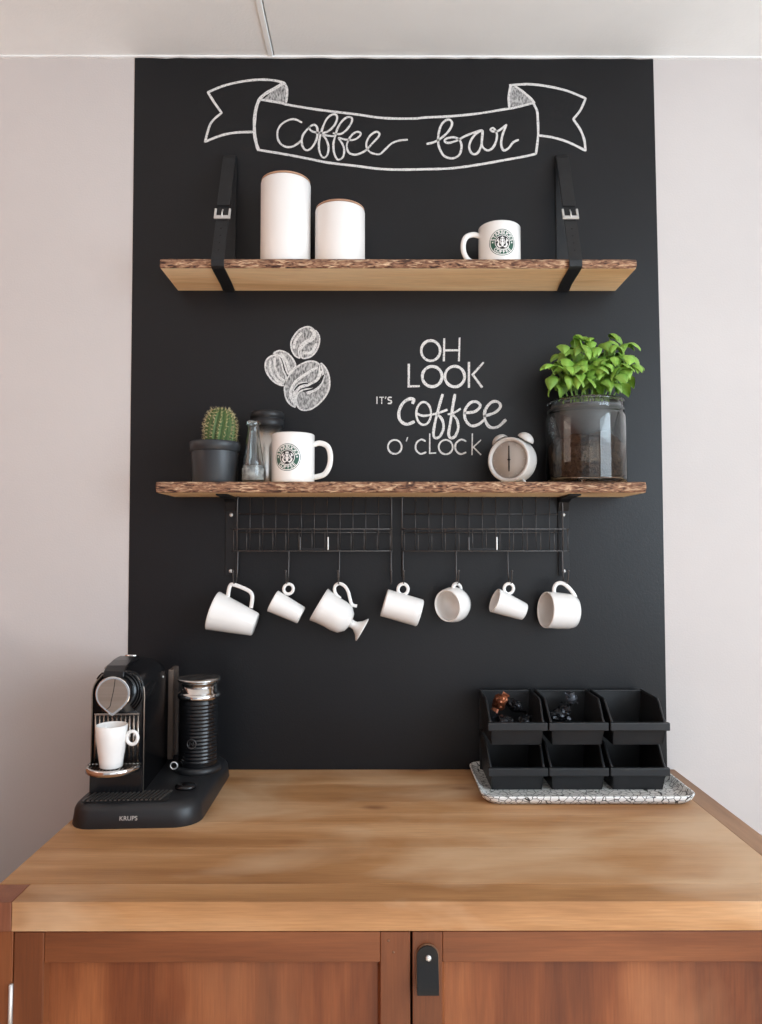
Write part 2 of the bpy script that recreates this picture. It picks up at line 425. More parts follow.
coffee_b = [
    [(350, 215), (300, 190), (250, 185), (180, 215), (130, 270), (118, 340), (135, 400), (180, 440), (240, 450), (300, 425), (345, 385)],
    [(430, 255), (395, 290), (360, 340), (350, 400), (365, 455), (400, 480), (445, 455), (490, 380), (500, 310), (495, 260), (470, 238), (435, 250), (425, 275), (450, 300), (500, 312), (545, 315), (600, 300), (655, 250), (685, 190), (680, 145), (640, 140), (590, 180), (555, 250), (530, 330), (515, 400), (515, 470), (535, 530), (565, 550), (595, 520), (605, 450), (585, 380), (555, 335), (600, 342), (650, 345), (677, 335)],
    [(650, 318), (720, 325), (777, 285), (822, 220), (827, 175), (787, 165), (737, 200), (692, 270), (668, 350), (652, 420), (658, 500), (680, 555), (702, 570), (742, 545), (755, 480), (737, 420), (702, 365), (727, 368), (777, 380), (847, 380), (897, 350), (912, 320), (882, 305), (837, 325), (797, 380), (779, 440), (797, 500), (847, 522), (907, 510), (967, 475), (1027, 410), (1082, 350), (1087, 315), (1057, 305), (1007, 335), (972, 390), (967, 450), (997, 495), (1047, 515), (1097, 515), (1147, 470), (1207, 415), (1277, 388), (1357, 380)]]
strokes('lettering', ban, CB, coffee_b, 2.6, label='chalk script word coffee')
strokes('lettering', ban, CD, [
    [(15, 335), (60, 325), (110, 300), (170, 250), (205, 190), (195, 155), (160, 155), (125, 190), (105, 250), (100, 320), (115, 380), (150, 430), (210, 445), (260, 420), (278, 360), (265, 310), (220, 285), (165, 295), (150, 315), (180, 328), (240, 310), (330, 265), (435, 230)],
    [(435, 230), (380, 265), (345, 320), (338, 370), (360, 410), (400, 405), (430, 340), (440, 235)],
    [(440, 235), (432, 310), (440, 360), (480, 385), (520, 360), (545, 300), (545, 250), (520, 215), (500, 225), (515, 240), (560, 235), (620, 190)],
    [(620, 190), (590, 270), (580, 340), (600, 385), (640, 365), (670, 325), (712, 305)]], 2.9, label='chalk script word bar')
# slogan
strokes('lettering', board, CF, [ell(272, 158, 72, 77), [(375, 68), (372, 235)], [(492, 62), (487, 235)], [(372, 155), (490, 155)]], 3.4, label='chalk capitals OH')
strokes('lettering', board, CF, [[(105, 262), (105, 432)], [(100, 430), (185, 428)], ell(283, 355, 75, 77), ell(455, 355, 75, 78), [(563, 248), (563, 436)], [(672, 250), (590, 342)], [(590, 338), (662, 436)]], 3.6, label='chalk capitals LOOK')
strokes('lettering', board, CG, [[(38, 65), (38, 102)], [(52, 67), (75, 67)], [(64, 67), (64, 102)], [(87, 64), (84, 74)], [(117, 68), (102, 68), (99, 80), (115, 87), (114, 99), (98, 101)]], 1.7, label="small chalk word IT'S")
strokes('lettering', board, CG, [
    {'p': [(232, 100), (238, 80), (215, 76), (180, 98), (158, 145), (163, 190), (198, 214), (240, 200)], 'w': 3.8}, ell(292, 155, 40, 62),
    [(255, 155), (290, 168), (340, 160), (380, 150), (420, 135)],
    {'p': [(395, 52), (375, 120), (355, 200), (345, 265), (355, 288), (380, 280), (400, 235), (393, 190), (368, 160)], 'w': 3.4},
    {'p': [(462, 52), (450, 120), (438, 200), (428, 265), (438, 288), (462, 280), (480, 235), (473, 190), (448, 160)], 'w': 3.4},
    [(425, 160), (460, 150), (492, 130)],
    {'p': [(515, 152), (570, 145), (600, 115), (580, 92), (545, 98), (516, 140), (520, 190), (550, 222), (590, 215), (620, 190)], 'w': 3.6},
    {'p': [(622, 170), (680, 150), (710, 118), (695, 92), (660, 95), (628, 135), (625, 185), (650, 228), (695, 228), (738, 190)], 'w': 3.6}], 2.8, label='chalk script word coffee in the slogan')
strokes('lettering', board, CG, [ell(135, 337, 37, 38), [(204, 286), (198, 305)], [(302, 306), (278, 297), (252, 318), (250, 352), (275, 375), (305, 366)],
    [(325, 266), (325, 374)], [(323, 372), (358, 370)], ell(412, 338, 38, 39), [(522, 306), (495, 297), (467, 320), (467, 355), (492, 376), (522, 367)],
    [(557, 266), (555, 380)], [(603, 300), (558, 342)], [(560, 336), (603, 380)]], 2.2, label="chalk word O'CLOCK")
# coffee beans
B1 = [[(550, 110), (520, 78), (470, 70), (400, 100), (345, 165), (315, 235), (325, 310), (360, 365), (405, 385), (393, 330), (402, 280), (440, 230), (500, 195), (540, 160)],
      [(562, 108), (600, 160), (603, 230), (575, 310), (520, 370), (455, 390), (425, 380), (413, 330), (425, 285), (470, 240), (530, 208), (560, 165)]]
B2 = [[(240, 665), (160, 640), (90, 570), (55, 490), (65, 410), (120, 365), (180, 370), (213, 420), (235, 510), (265, 570), (255, 620)],
      [(140, 340), (200, 312), (280, 340), (335, 400), (362, 465), (320, 510), (285, 550), (262, 490), (238, 415), (200, 362)]]
B3 = [[(600, 450), (540, 420), (460, 430), (360, 490), (280, 590), (250, 680), (260, 780), (300, 850), (358, 885), (342, 830), (338, 760), (380, 700), (460, 665), (540, 635), (590, 580), (605, 510)],
      [(620, 440), (680, 510), (708, 620), (690, 730), (620, 830), (520, 905), (430, 915), (380, 870), (370, 800), (395, 735), (460, 705), (560, 690), (620, 620), (640, 540)]]
inner = [[[(400, 300), (440, 250), (520, 190), (545, 130), (515, 95)], [(420, 130), (360, 210), (345, 290)], [(440, 330), (520, 330), (575, 240)]],
         [[(100, 420), (110, 520), (170, 610), (235, 650)], [(150, 390), (150, 470), (190, 570), (245, 620)], [(215, 345), (270, 420), (300, 510)]],
         [[(330, 830), (310, 740), (350, 640), (450, 560), (580, 480)], [(345, 720), (400, 655), (480, 640)], [(650, 560), (600, 680), (480, 745)], [(360, 860), (350, 780), (400, 690), (500, 655), (590, 600), (622, 520)]]]
for halves, ins, lab in zip((B1, B2, B3), inner, ('uppermost small chalk coffee bean', 'left chalk coffee bean half behind the big one', 'largest chalk coffee bean')):
    bean = strokes('bean_drawing', board, CH, [{'p': h, 'c': True} for h in halves], 2.0, label=lab)
    mb = MB()
    for h in halves:
        P = [(p.x, p.y) for p in cat_rom([(q[0], q[1], 0) for q in h], 4, True)]
        mb.poly([CH.px(p) for p in P], lambda p: W(p[0], p[1], -.0012) + Vector((0, -.0002, 0)))
    mb.build('bean_shading', 'chalk_smudge', bean, recalc=False)
    strokes('bean_highlight', bean, CH, ins, 3.4, y=-.0015)
mb = MB(); stroke(mb, A(CH, [(350, 715), (390, 668), (440, 648), (485, 645)]), 2.0, -.0019); stroke(mb, A(CH, [(440, 725), (540, 700), (610, 640), (645, 560)]), 2.2, -.0019)
mb.build('dark_crease', 'black_paint', bean, recalc=False)


# ------------------------------------------------------------------ live-edge shelves
def bark_mat():
    m = bpy.data.materials.new('bark'); m.use_nodes = True; nt = m.node_tree; L = nt.links; N = nt.nodes.new
    b = nt.nodes['Principled BSDF']; b.inputs['Roughness'].default_value = .85
    tc = N('ShaderNodeTexCoord'); mp = N('ShaderNodeMapping'); mp.inputs['Scale'].default_value = (52, 60, 260); L.new(tc.outputs['Object'], mp.inputs[0])
    n = N('ShaderNodeTexNoise'); n.inputs['Scale'].default_value = 1; n.inputs['Detail'].default_value = 6; n.inputs['Distortion'].default_value = 1.2; L.new(mp.outputs[0], n.inputs['Vector'])
    r = N('ShaderNodeValToRGB'); e = r.color_ramp.elements
    e[0].position = .36; e[0].color = lin((58, 36, 28)); e[1].position = .70; e[1].color = lin((218, 186, 152))
    for p, c in ((.44, (118, 80, 60)), (.56, (160, 120, 92))): q = e.new(p); q.color = lin(c)
    L.new(n.outputs['Fac'], r.inputs[0]); L.new(r.outputs[0], b.inputs['Base Color'])
    bp = N('ShaderNodeBump'); bp.inputs['Strength'].default_value = .8; bp.inputs['Distance'].default_value = .003
    L.new(n.outputs['Fac'], bp.inputs['Height']); L.new(bp.outputs[0], b.inputs['Normal'])
    return m


M['bark'] = bark_mat()


def shelf(x0, x1, z0, z1, depth, label, seed):
    root = empty('wooden_shelf', ((x0 + x1) / 2, 0, z0), label, 'shelf')
    yf = -depth + .006
    MB().box(x0, x1, yf, -.0015, z0, z1).build('board', 'shelf_wood', root, bevel=.0008)
    nx, nz = 300, 8; vs = []; fs = []
    for i in range(nx + 1):
        x = x0 + .0003 + (x1 - x0 - .0006) * i / nx
        for j in range(nz + 1):
            t = j / nz; z = z0 + .0003 + (z1 - z0 - .0006) * t
            q = noise.noise(Vector((x * 28 + seed, t * 1.6, seed))) * .5 + noise.noise(Vector((x * 90, t * 3, seed))) * .35
            rdg = 1 - abs(noise.noise(Vector((x * 40, t * 2.5 + 4, seed + 3)))) * 2
            y = yf - .001 - .0055 * max(0, math.sin(PI * (t * .8 + .1))) * (.7 + .6 * q) - .0022 * max(0, rdg) ** 2
            dz = .0012 * noise.noise(Vector((x * 60, seed, t))) if j in (0, nz) else 0
            vs.append((x, y if 0 < j < nz else yf - .0015 - .001 * q, z + dz))
    st = nz + 1
    for i in range(nx):
        for j in range(nz): fs.append((i * st + j, (i + 1) * st + j, (i + 1) * st + j + 1, i * st + j + 1))
    k = len(vs); vs += [(x0 + .0003, yf, z0), (x0 + .0003, yf, z1), (x1 - .0003, yf, z0), (x1 - .0003, yf, z1)]
    fs += [tuple(range(st)) + (k + 1, k), tuple(nx * st + j for j in range(nz, -1, -1)) + (k + 2, k + 3)]
    fs += [tuple([k] + [k + 2] + [i * st for i in range(nx, -1, -1)]), tuple([k + 3, k + 1] + [i * st + nz for i in range(nx + 1)])]
    MB().add(vs, fs).build('bark_edge', 'bark', root)
    return root


UZ0, UZ1 = 1.346 + .5535, 1.346 + .5715
LZ0, LZ1 = 1.346 + .1065, 1.346 + .1275
SD = .138
shelf(-.4345, .5115, UZ0, UZ1, SD, 'upper live-edge wooden shelf held by two black leather straps', 2.3)
shelf(-.4365, .5235, LZ0, LZ1, SD, 'lower live-edge wooden shelf carrying the basil jar and the alarm clock', 7.7)


# leather straps: one loop from the wall, under the shelf and back up the wall
def strap(xt, xf, label, side):
    zt = W(231, 157).z; wd = .0255
    root = empty('leather_strap', (xt, 0, zt), label, 'strap', )
    zf = UZ1 + .001; yf = -SD - .003
    P = Vector((xt, -.008, zt)); Q = Vector((xf, yf, UZ1 - .002))
    def ribbon(path, th, name, m='leather', w_=wd, parent=root):
        """path of (point, outward normal)"""
        vs = []; fs = []
        for (p, nr) in path:
            for sx in (-1, 1):
                for q in (0, 1): vs.append(p + Vector((sx * w_ / 2, 0, 0)) + nr * th * q)
        n = len(path)
        for i in range(n - 1):
            a = i * 4; b = a + 4
            fs += [(a, a + 2, b + 2, b), (a + 1, b + 1, b + 3, a + 3), (a, b, b + 1, a + 1), (a + 2, a + 3, b + 3, b + 2)]
        fs += [(0, 1, 3, 2), (4 * n - 4, 4 * n - 2, 4 * n - 1, 4 * n - 3)]
        return MB().add(vs, fs, True).build(name, m, parent, bevel=.0005)
    fn = Vector((0, -(P.z - Q.z), -(P.y - Q.y) * -1)).normalized(); fn = Vector((0, -abs(fn.y), abs(fn.z)))
    up = lambda t: P.lerp(Q, t)
    tb = .54
    # lower belt with holes: from buckle round the front edge, under the shelf, up the wall
    path = [(up(tb), fn), (up(.98), fn), (Q + Vector((0, -.0015, -.004)), Vector((0, -1, 0))), (Vector((xf, yf - .0012, UZ0 + .001)), Vector((0, -1, -.2))),
            (Vector((xf, yf + .003, UZ0 - .0006)), Vector((0, -.3, -1))), (Vector((xt + (xf - xt) * .55, -.05, UZ0 - .0004)), Vector((0, 0, -1))), (Vector((xt, -.0045, UZ0 - .0004)), Vector((0, 0, -1)))]
    ribbon(path, .0026, 'lower_strap')
    ribbon([(Vector((xt, -.0016, UZ0)), Vector((0, -1, 0))), (Vector((xt, -.0016, UZ1 + .1)), Vector((0, -1, 0))), (Vector((xt, -.0016, zt)), Vector((0, -1, 0)))], .0028, 'wall_strap')
    # upper belt, doubled and thicker, ends above buckle
    ribbon([(Vector((xt, -.005, zt)), Vector((0, -1, .2)).normalized()), (up(.05) + fn * .001, fn), (up(.53) + fn * .0028, fn)], .0034, 'upper_strap', w_=wd * 1.06)
    ribbon([(up(.53) + fn * .001, fn), (up(.66) + fn * .0026, fn)], .0018, 'strap_tongue', w_=wd * .8)
    M2 = Matrix.Translation(up(.605) + fn * .005)
    ax = Vector((1, 0, 0)); dn = (Q - P).normalized()
    mt = Matrix((ax, dn, fn)).transposed().to_4x4(); mt = M2 @ mt
    h = wd / 2 + .004
    bk = MB()
    def fb(x0, x1, y0, y1): 
        bb = MB().box(x0, x1, y0, y1, -.0015, .0022, .0008); bk.add([mt @ v for v in bb.v], bb.f, True)
    fb(-h, -h + .0045, -.013, .014); fb(h - .0045, h, -.013, .014); fb(-h, h, .007, .0150)
    b_ = bk.build('buckle', 'silver', root); b_['label'] = 'silver buckle'
    MB().tube([mt @ Vector((0, -.010, .001)), mt @ Vector((0, 0, .004)), mt @ Vector((0, .012, .0035))], .0015, 8).build('prong', 'silver', b_)
    for t in (.735, .80, .865, .93):
        c = up(t) + fn * .0024
        MB().lathe([(0, 0), (.0016, 0), (.0016, .0004), (0, .0004)], 12, mtx=Matrix.Translation(c) @ mt.to_3x3().to_4x4()).build('strap_hole', 'hole', root)
    MB().ball((xt, -.006, zt - .008), .0022).build('nail', 'black_metal', root)


strap(W(230.8, 160).x, W(218.2, 262, -SD).x, 'black leather strap holding left end of upper shelf', -1)
strap(W(560.8, 160).x, W(575, 262, -SD).x, 'black leather strap holding right end of upper shelf', 1)


# ------------------------------------------------------------------ canisters
def canister(px, hw, ptop, label):
    Y = -.072; c = W(px, 259, Y); r = hw * (Y + 1.6) / FPX; zt = W(px, ptop, Y - r * .6).z
    root = empty('storage_canister', (c.x, Y, UZ1), label, 'canister', )
    h = zt - UZ1 - .004
    MB().lathe([(0, 0), (r * .96, 0), (r, .003), (r, h - .004), (r * .985, h - .001), (r * .95, h), (0, h)], 56, mtx=Matrix.Translation(root.location)).build('canister_body', 'matte_white', root)
    l = MB().lathe([(0, h + .0005), (r * .95, h + .0005), (r * .975, h + .0008), (r * .975, h + .0036), (r * .95, h + .0046), (0, h + .0046)], 56, mtx=Matrix.Translation(root.location)).build('lid', 'lid_wood', root); l['label'] = 'thin brown wooden lid'


canister(285.5, 25.3, 175, 'taller white canister with thin wooden lid on upper shelf')
canister(340, 25.3, 203, 'shorter white canister with thin wooden lid on upper shelf')


# ------------------------------------------------------------------ mugs with the round coffee-shop emblem
def text_mesh(ch, size, bold=.02):
    cu = bpy.data.curves.new('t', 'FONT'); cu.body = ch; cu.size = size; cu.align_x = 'CENTER'; cu.align_y = 'CENTER'; cu.resolution_u = 3; cu.offset = size * bold; cu.space_character = 1.0 if bold else 1.15
    ob = bpy.data.objects.new('t', cu); COL.objects.link(ob)
    dg = bpy.context.evaluated_depsgraph_get(); dg.update()
    me = bpy.data.meshes.new_from_object(ob.evaluated_get(dg))
    res = ([v.co.copy() for v in me.vertices], [tuple(p.vertices) for p in me.polygons])
    bpy.data.objects.remove(ob); bpy.data.curves.remove(cu); bpy.data.meshes.remove(me)
    return res


def emblem(root, c, R, ang, er):
    """disc wrapped on a cylinder of radius R about c (axis z), centred at azimuth ang, radius er"""
    def wrap(u, v, d):
        a = ang + u / R; rr = R + d
        return Vector((c[0] + rr * math.cos(a), c[1] + rr * math.sin(a), c[2] + v))
    def disc(r0, r1, d, m, name, par):
        mb = MB(); n = 48; rr = [r0 + (r1 - r0) * i / 4 for i in range(5)]; vs = []; fs = []
        for q in rr: vs += [wrap(q * math.cos(2 * PI * k / n), q * math.sin(2 * PI * k / n), d) for k in range(n)]
        for i in range(4):
            for k in range(n): fs.append((i * n + k, i * n + (k + 1) % n, (i + 1) * n + (k + 1) % n, (i + 1) * n + k))
        return mb.add(vs, fs).build(name, m, par, recalc=False)
    e = disc(.56 * er, er, .0003, 'green', 'emblem', root); e['label'] = 'round green and white emblem'
    disc(0.0001, .56 * er, .0003, 'logo_black', 'emblem_centre', e)
    disc(.97 * er, 1.04 * er, .0005, 'logo_white', 'emblem_ring', e); disc(1.04 * er, 1.09 * er, .0004, 'green', 'emblem_ring', e)
    disc(.56 * er, .61 * er, .0005, 'logo_white', 'emblem_ring', e)
    mb = MB()
    def glyph(ch, cx, cy, rot, size):
        vs, fs = text_mesh(ch, size); ca, sa = math.cos(rot), math.sin(rot)
        mb.add([wrap(cx + v.x * ca - v.y * sa, cy + v.x * sa + v.y * ca, .0006) for v in vs], fs, True)
    word = 'STARBUCKS'
    for i, ch in enumerate(word):
        t = PI / 2 - (i - 4) * .31; glyph(ch, er * .79 * math.cos(t), er * .79 * math.sin(t), t - PI / 2, er * .40)
    for i, ch in enumerate('COFFEE'):
        t = -PI / 2 + (i - 2.5) * .31; glyph(ch, er * .79 * math.cos(t), er * .79 * math.sin(t), t + PI / 2, er * .40)
    for t in (PI * .985, PI * .015): 
        st = [(er * .79 * math.cos(t) + er * .10 * (1 if k % 2 == 0 else .42) * math.sin(PI * k / 5), er * .79 * math.sin(t) - .0 + er * .10 * (1 if k % 2 == 0 else .42) * math.cos(PI * k / 5)) for k in range(10)]
        mb.poly(st, lambda p: wrap(p[0], p[1], .0006))
    mb.build('emblem_lettering', 'logo_white', e, recalc=False)
    # crowned figure with two tails
    fg = MB(); u = er * .56
    def pl(pts): fg.poly([(a * u, b * u) for a, b in pts], lambda p: wrap(p[0], p[1], .0006))
    def ln(pts, w_):
        P = cat_rom([(a, b, 0) for a, b in pts], 5); vs = []; fs = []
        for i, p in enumerate(P):
            t = (P[min(i + 1, len(P) - 1)] - P[max(i - 1, 0)]).normalized()
            for s_ in (1, -1): vs.append(wrap((p.x - t.y * w_ * s_) * u, (p.y + t.x * w_ * s_) * u, .0006))
        fg.add(vs, [(2 * i, 2 * i + 1, 2 * i + 3, 2 * i + 2) for i in range(len(P) - 1)], True)
    pl([(.17 * math.cos(k * .524), .30 + .22 * math.sin(k * .524)) for k in range(12)])
    pl([(-.22, .56), (-.26, .82), (-.12, .68), (0, .92), (.12, .68), (.26, .82), (.22, .56)])
    pl([(-.14, .08), (.14, .08), (.20, -.30), (.08, -.62), (-.08, -.62), (-.20, -.30)])
    for s_ in (-1, 1):
        ln([(s_ * .22, .50), (s_ * .34, .20), (s_ * .26, -.05), (s_ * .34, -.25)], .05)
        ln([(s_ * .16, -.62), (s_ * .42, -.62), (s_ * .60, -.30), (s_ * .52, .05), (s_ * .70, .38)], .085)
        ln([(s_ * .70, .38), (s_ * .52, .55)], .07); ln([(s_ * .70, .38), (s_ * .82, .16)], .06)
        ln([(s_ * .34, -.80), (s_ * .66, -.52), (s_ * .76, -.12)], .035)
    fg.build('emblem_figure', 'logo_white', e, recalc=False)


def cup_profile(outer, th, L):
    """outer: (r,t) with t from base 0 to mouth L -> closed solid wall profile"""
    inn = [(max(r - th, .001), t) for r, t in outer if t > th * 1.6]
    return [(0, 0)] + outer + [(outer[-1][0] - th * .5, L + th * .35)] + inn[::-1] + [(0, th * 1.6)]


def mug_standing(px, hw, pbot, ptop, Y, z0, hside, label, lead):
    c = W(px, pbot, Y); r = hw * (Y + 1.6) / FPX; h = W(px, ptop, Y - r).z - z0
    root = empty('coffee_mug', (c.x, Y, z0), label, 'mug')
    outer = [(r * .90, 0), (r * .965, .002), (r, .006), (r, h * .5), (r, h - .001)]
    T = Matrix.Translation(root.location)
    MB().lathe(cup_profile(outer, .0038, h), 56, mtx=T).build('mug_body', 'ceramic', root)
    hp = [(r - .002, .80 * h), (r + .012, .83 * h), (r + .027, .76 * h), (r + .033, .58 * h), (r + .031, .36 * h), (r + .020, .19 * h), (r - .002, .13 * h)]
    P = cat_rom([(hside * a * math.cos(lead), -a * math.sin(lead) * 1.0, z) for a, z in hp], 6)
    MB().tube([root.location + p for p in P], .0056, 12, ell=.75).build('handle', 'ceramic', root)
    return root, r, h


mg, r, h = mug_standing(499.5, 21.3, 259, 220, -.075, UZ1, -1, 'white mug with round green emblem and handle on left, standing on upper shelf', .12)
emblem(mg, (mg.location.x, mg.location.y, UZ1 + h * .475), r, math.atan2(-1, -.02), 12.4 * .00201)
mg, r, h = mug_standing(293, 21.6, 482, 432, -.082, LZ1, 1, 'white mug with round green emblem and handle on right, standing on lower shelf', .12)
emblem(mg, (mg.location.x, mg.location.y, LZ1 + h * .50), r, -PI / 2 - .16, 12.4 * .00201)

# ------------------------------------------------------------------ lower shelf: cactus, bottle, tumbler, clock
Y = -.08
c = W(215, 481, Y); root = empty('cactus_pot', (c.x, Y, LZ1), 'small plastic plant pot in dark grey holding the round cactus', 'plant pot')
k = (Y + 1.6) / FPX; T = Matrix.Translation(root.location); ph = W(215, 440, Y - .04).z - LZ1
MB().lathe([(0, 0), (21.5 * k, 0), (22 * k, .002), (23.6 * k, ph - .020), (23.6 * k, ph - .018), (22 * k, ph - .018), (22 * k, .004), (0, .004)], 48, mtx=T).build('pot_body', 'pot', root)
MB().lathe([(23.4 * k, ph - .020), (25.3 * k, ph - .019), (25.6 * k, ph - .002), (25 * k, ph), (24 * k, ph), (23.4 * k, ph - .003)], 48, mtx=T, closed=True).build('pot_rim', 'pot', root)
MB().lathe([(0, ph - .012), (23.3 * k, ph - .013), (23.3 * k, ph - .02), (0, ph - .02)], 32, mtx=T).build('potting_soil', 'soil', root)
cz = LZ1 + ph - .013; cr = 15.8 * k; cx = W(220.5, 430, Y).x
root2 = empty('cactus', (cx, Y, cz), 'round green ribbed cactus with pale spines in dark pot', 'cactus')
chh = W(220, 407.5, Y).z - cz
def cprof(t): return (1 - (max(0, t - .42) / .58) ** 2.3) ** .5 if t > .42 else .84 + .16 * math.sin(PI / 2 * t / .42)
nr = 15; vs = []; fs = []; nl = 22; ns = nr * 6
for i in range(nl + 1):
    t = i / nl; zz = chh * t; base = cprof(t) if t < 1 else 0
    for j in range(ns):
        a = 2 * PI * j / ns; tw = a + t * .5; rib = .5 + .5 * math.cos(nr * a)
        rr = cr * base * (.86 + .14 * rib) + (.0001 if t == 1 else 0)
        vs.append((cx + rr * math.cos(tw), Y + rr * math.sin(tw), cz + zz))
for i in range(nl):
    for j in range(ns): fs.append((i * ns + j, i * ns + (j + 1) % ns, (i + 1) * ns + (j + 1) % ns, (i + 1) * ns + j))
fs.append(tuple(range(ns))[::-1]); MB().add(vs, fs).build('cactus_body', 'cactus', root2)
sp = MB(); vl = MB()
for j in range(nr):
    a = 2 * PI * j / nr
    P = []
    for i in range(1, 12):
        t = i / 12; rr = cr * cprof(t); tw = a + t * .5
        p = Vector((cx + rr * math.cos(tw), Y + rr * math.sin(tw), cz + chh * t)); nrm = Vector((math.cos(tw), math.sin(tw), (t - .35) * 1.4)).normalized()
        for q in range(6):
            d = (nrm + Vector((random.uniform(-1, 1), random.uniform(-1, 1), random.uniform(-1, 1))) * .8).normalized()
            sp.tube([p, p + d * random.uniform(.004, .009)], [.00042, .00012], 3)
        sp.ball(p, .0010, 4)
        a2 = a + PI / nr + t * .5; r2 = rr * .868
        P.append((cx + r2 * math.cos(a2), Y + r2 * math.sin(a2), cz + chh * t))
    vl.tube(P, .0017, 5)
o = sp.build('spines', 'spine', root2, recalc=False); o['kind'] = 'stuff'
vl.build('rib_valleys', 'cactus_rib', root2)

Y = -.104; k = (Y + 1.6) / FPX; c = W(253, 481, Y)
root = empty('glass_bottle', (c.x, Y, LZ1), 'small clear conical glass bottle in front of travel tumbler', 'bottle')
T = Matrix.Translation(root.location); hb = W(253, 421, Y).z - LZ1
out = [(10.2 * k, 0), (11 * k, .002), (11 * k, .030), (10.2 * k, .045), (8 * k, .075), (5.6 * k, hb - .022), (5.4 * k, hb - .012), (6.4 * k, hb - .009), (6.4 * k, hb - .002), (5.8 * k, hb)]
prof = [(0, 0)] + out + [(r_ - .0018, t - (.001 if t > .03 else 0)) for r_, t in out[::-1] if t > .004] + [(0, .006)]
MB().lathe(prof, 36, mtx=T).build('bottle_body', 'glass', root)
MB().lathe([(6.5 * k, hb - .0088), (6.75 * k, hb - .006), (6.7 * k, hb - .003), (6.4 * k, hb - .001)], 32, mtx=T).build('bottle_lip', 'glass', root)
MB().lathe([(0, .0065), (10.3 * k - .001, .0065), (10.3 * k - .001, .034), (0, .034)], 32, mtx=T).build('contents', 'contents', root)

Y = -.037; k = (Y + 1.6) / FPX; c = W(267, 481, Y)
root = empty('travel_tumbler', (c.x, Y, LZ1), 'steel travel tumbler with black lid, behind the glass bottle and mug', 'tumbler')
T = Matrix.Translation(root.location); hb = W(267, 410, Y - .03).z - LZ1
MB().lathe([(0, 0), (12 * k, 0), (12.6 * k, .002), (15 * k, hb - .03), (0, hb - .03)], 40, mtx=T).build('tumbler_body', 'steel_cup', root)
MB().lathe([(0, hb - .031), (15.6 * k, hb - .031), (16.4 * k, hb - .029), (16.6 * k, hb - .017), (15.9 * k, hb - .0165), (15.9 * k, hb - .014), (17 * k, hb - .013), (16.6 * k, hb - .002), (15.5 * k, hb), (12 * k, hb), (11.5 * k, hb - .003), (0, hb - .003)], 40, mtx=T).build('tumbler_lid', 'black_satin', root)

# alarm clock
Y = -.085; k = (Y + 1.6) / FPX; c = W(513, 460.5, Y); R = 22.5 * k
root = empty('alarm_clock', (c.x, Y, LZ1), 'light grey twin-bell alarm clock showing six, beside the basil jar', 'clock', rot=(0, 0, -math.radians(35)))
cz = c.z - LZ1; mt = mw(root) @ Matrix.Translation((0, 0, cz)) @ Matrix.Rotation(PI / 2, 4, 'X')   # local z -> -y (front)
dp = .024
MB().lathe([(0, -dp), (R * .82, -dp), (R * .97, -dp + .006), (R, -dp + .014), (R, dp - .006), (R * .985, dp - .001), (R * .93, dp), (R * .86, dp - .002), (R * .83, dp - .007), (0, dp - .007)], 56, mtx=mt).build('clock_case', 'clock_case', root)
fc = MB().lathe([(0, dp - .0066), (R * .82, dp - .0066), (R * .82, dp - .006), (0, dp - .006)], 48, mtx=mt).build('clock_face', 'clock_face', root)
hd = MB()
def inmt(mbx, mtx, name, m, par): 
    mbx.v = [mtx @ v for v in mbx.v]; return mbx.build(name, m, par)
for y0, y1, nm in ((0, R * .62, 'minute_hand'), (-R * .52, 0, 'hour_hand')):
    inmt(MB().prism([(-.0014, 0), (.0014, 0), (.0010, y1 if y1 else y0), (-.0010, y1 if y1 else y0)], dp - .0050, dp - .0044, 'z'), mt, nm, 'hole', root)
inmt(MB().prism([(-.0032, 0), (0, .0032), (.0032, 0), (0, -.0032)], dp - .0055, dp - .0035, 'z'), mt, 'centre_boss', 'hole', root)
mk = MB()
for i in range(12):
    a = i * PI / 6; mk.box(-.0004, .0004, R * .70, R * .78, dp - .0058, dp - .0055); q = mk.v[-8:]
    for v in q: v.x, v.y = v.x * math.cos(a) - v.y * math.sin(a), v.x * math.sin(a) + v.y * math.cos(a)
inmt(mk, mt, 'hour_marks', 'clock_case', fc)
for sx in (-1, 1):
    d = Vector((sx * .56, 0, .83)).normalized(); bc = mw(root) @ (Vector((0, 0, cz)) + d * (R + .0035))
    dw = (mw(root).to_3x3() @ d).normalized(); q = dw.to_track_quat('Z', 'Y').to_matrix().to_4x4(); br = .0175
    prof = [(br, 0)] + [(br * math.cos(t * PI / 16), br * .78 * math.sin(t * PI / 16)) for t in range(1, 8)] + [(0, br * .78), ] 
    MB().lathe([(0, .001), (br * .9, .001)] + prof, 28, mtx=Matrix.Translation(bc) @ q).build('bell', 'clock_case', root)
    MB().tube([bc - dw * .006, bc + dw * .002], .002, 8).build('bell_post', 'clock_case', root)
    f0 = mw(root) @ Vector((sx * .019, 0, cz - R * .86)); f1 = mw(root) @ Vector((sx * .026, 0, 0.0022))
    MB().tube([f0, f1], [.004, .0028], 10).build('foot', 'clock_case', root)

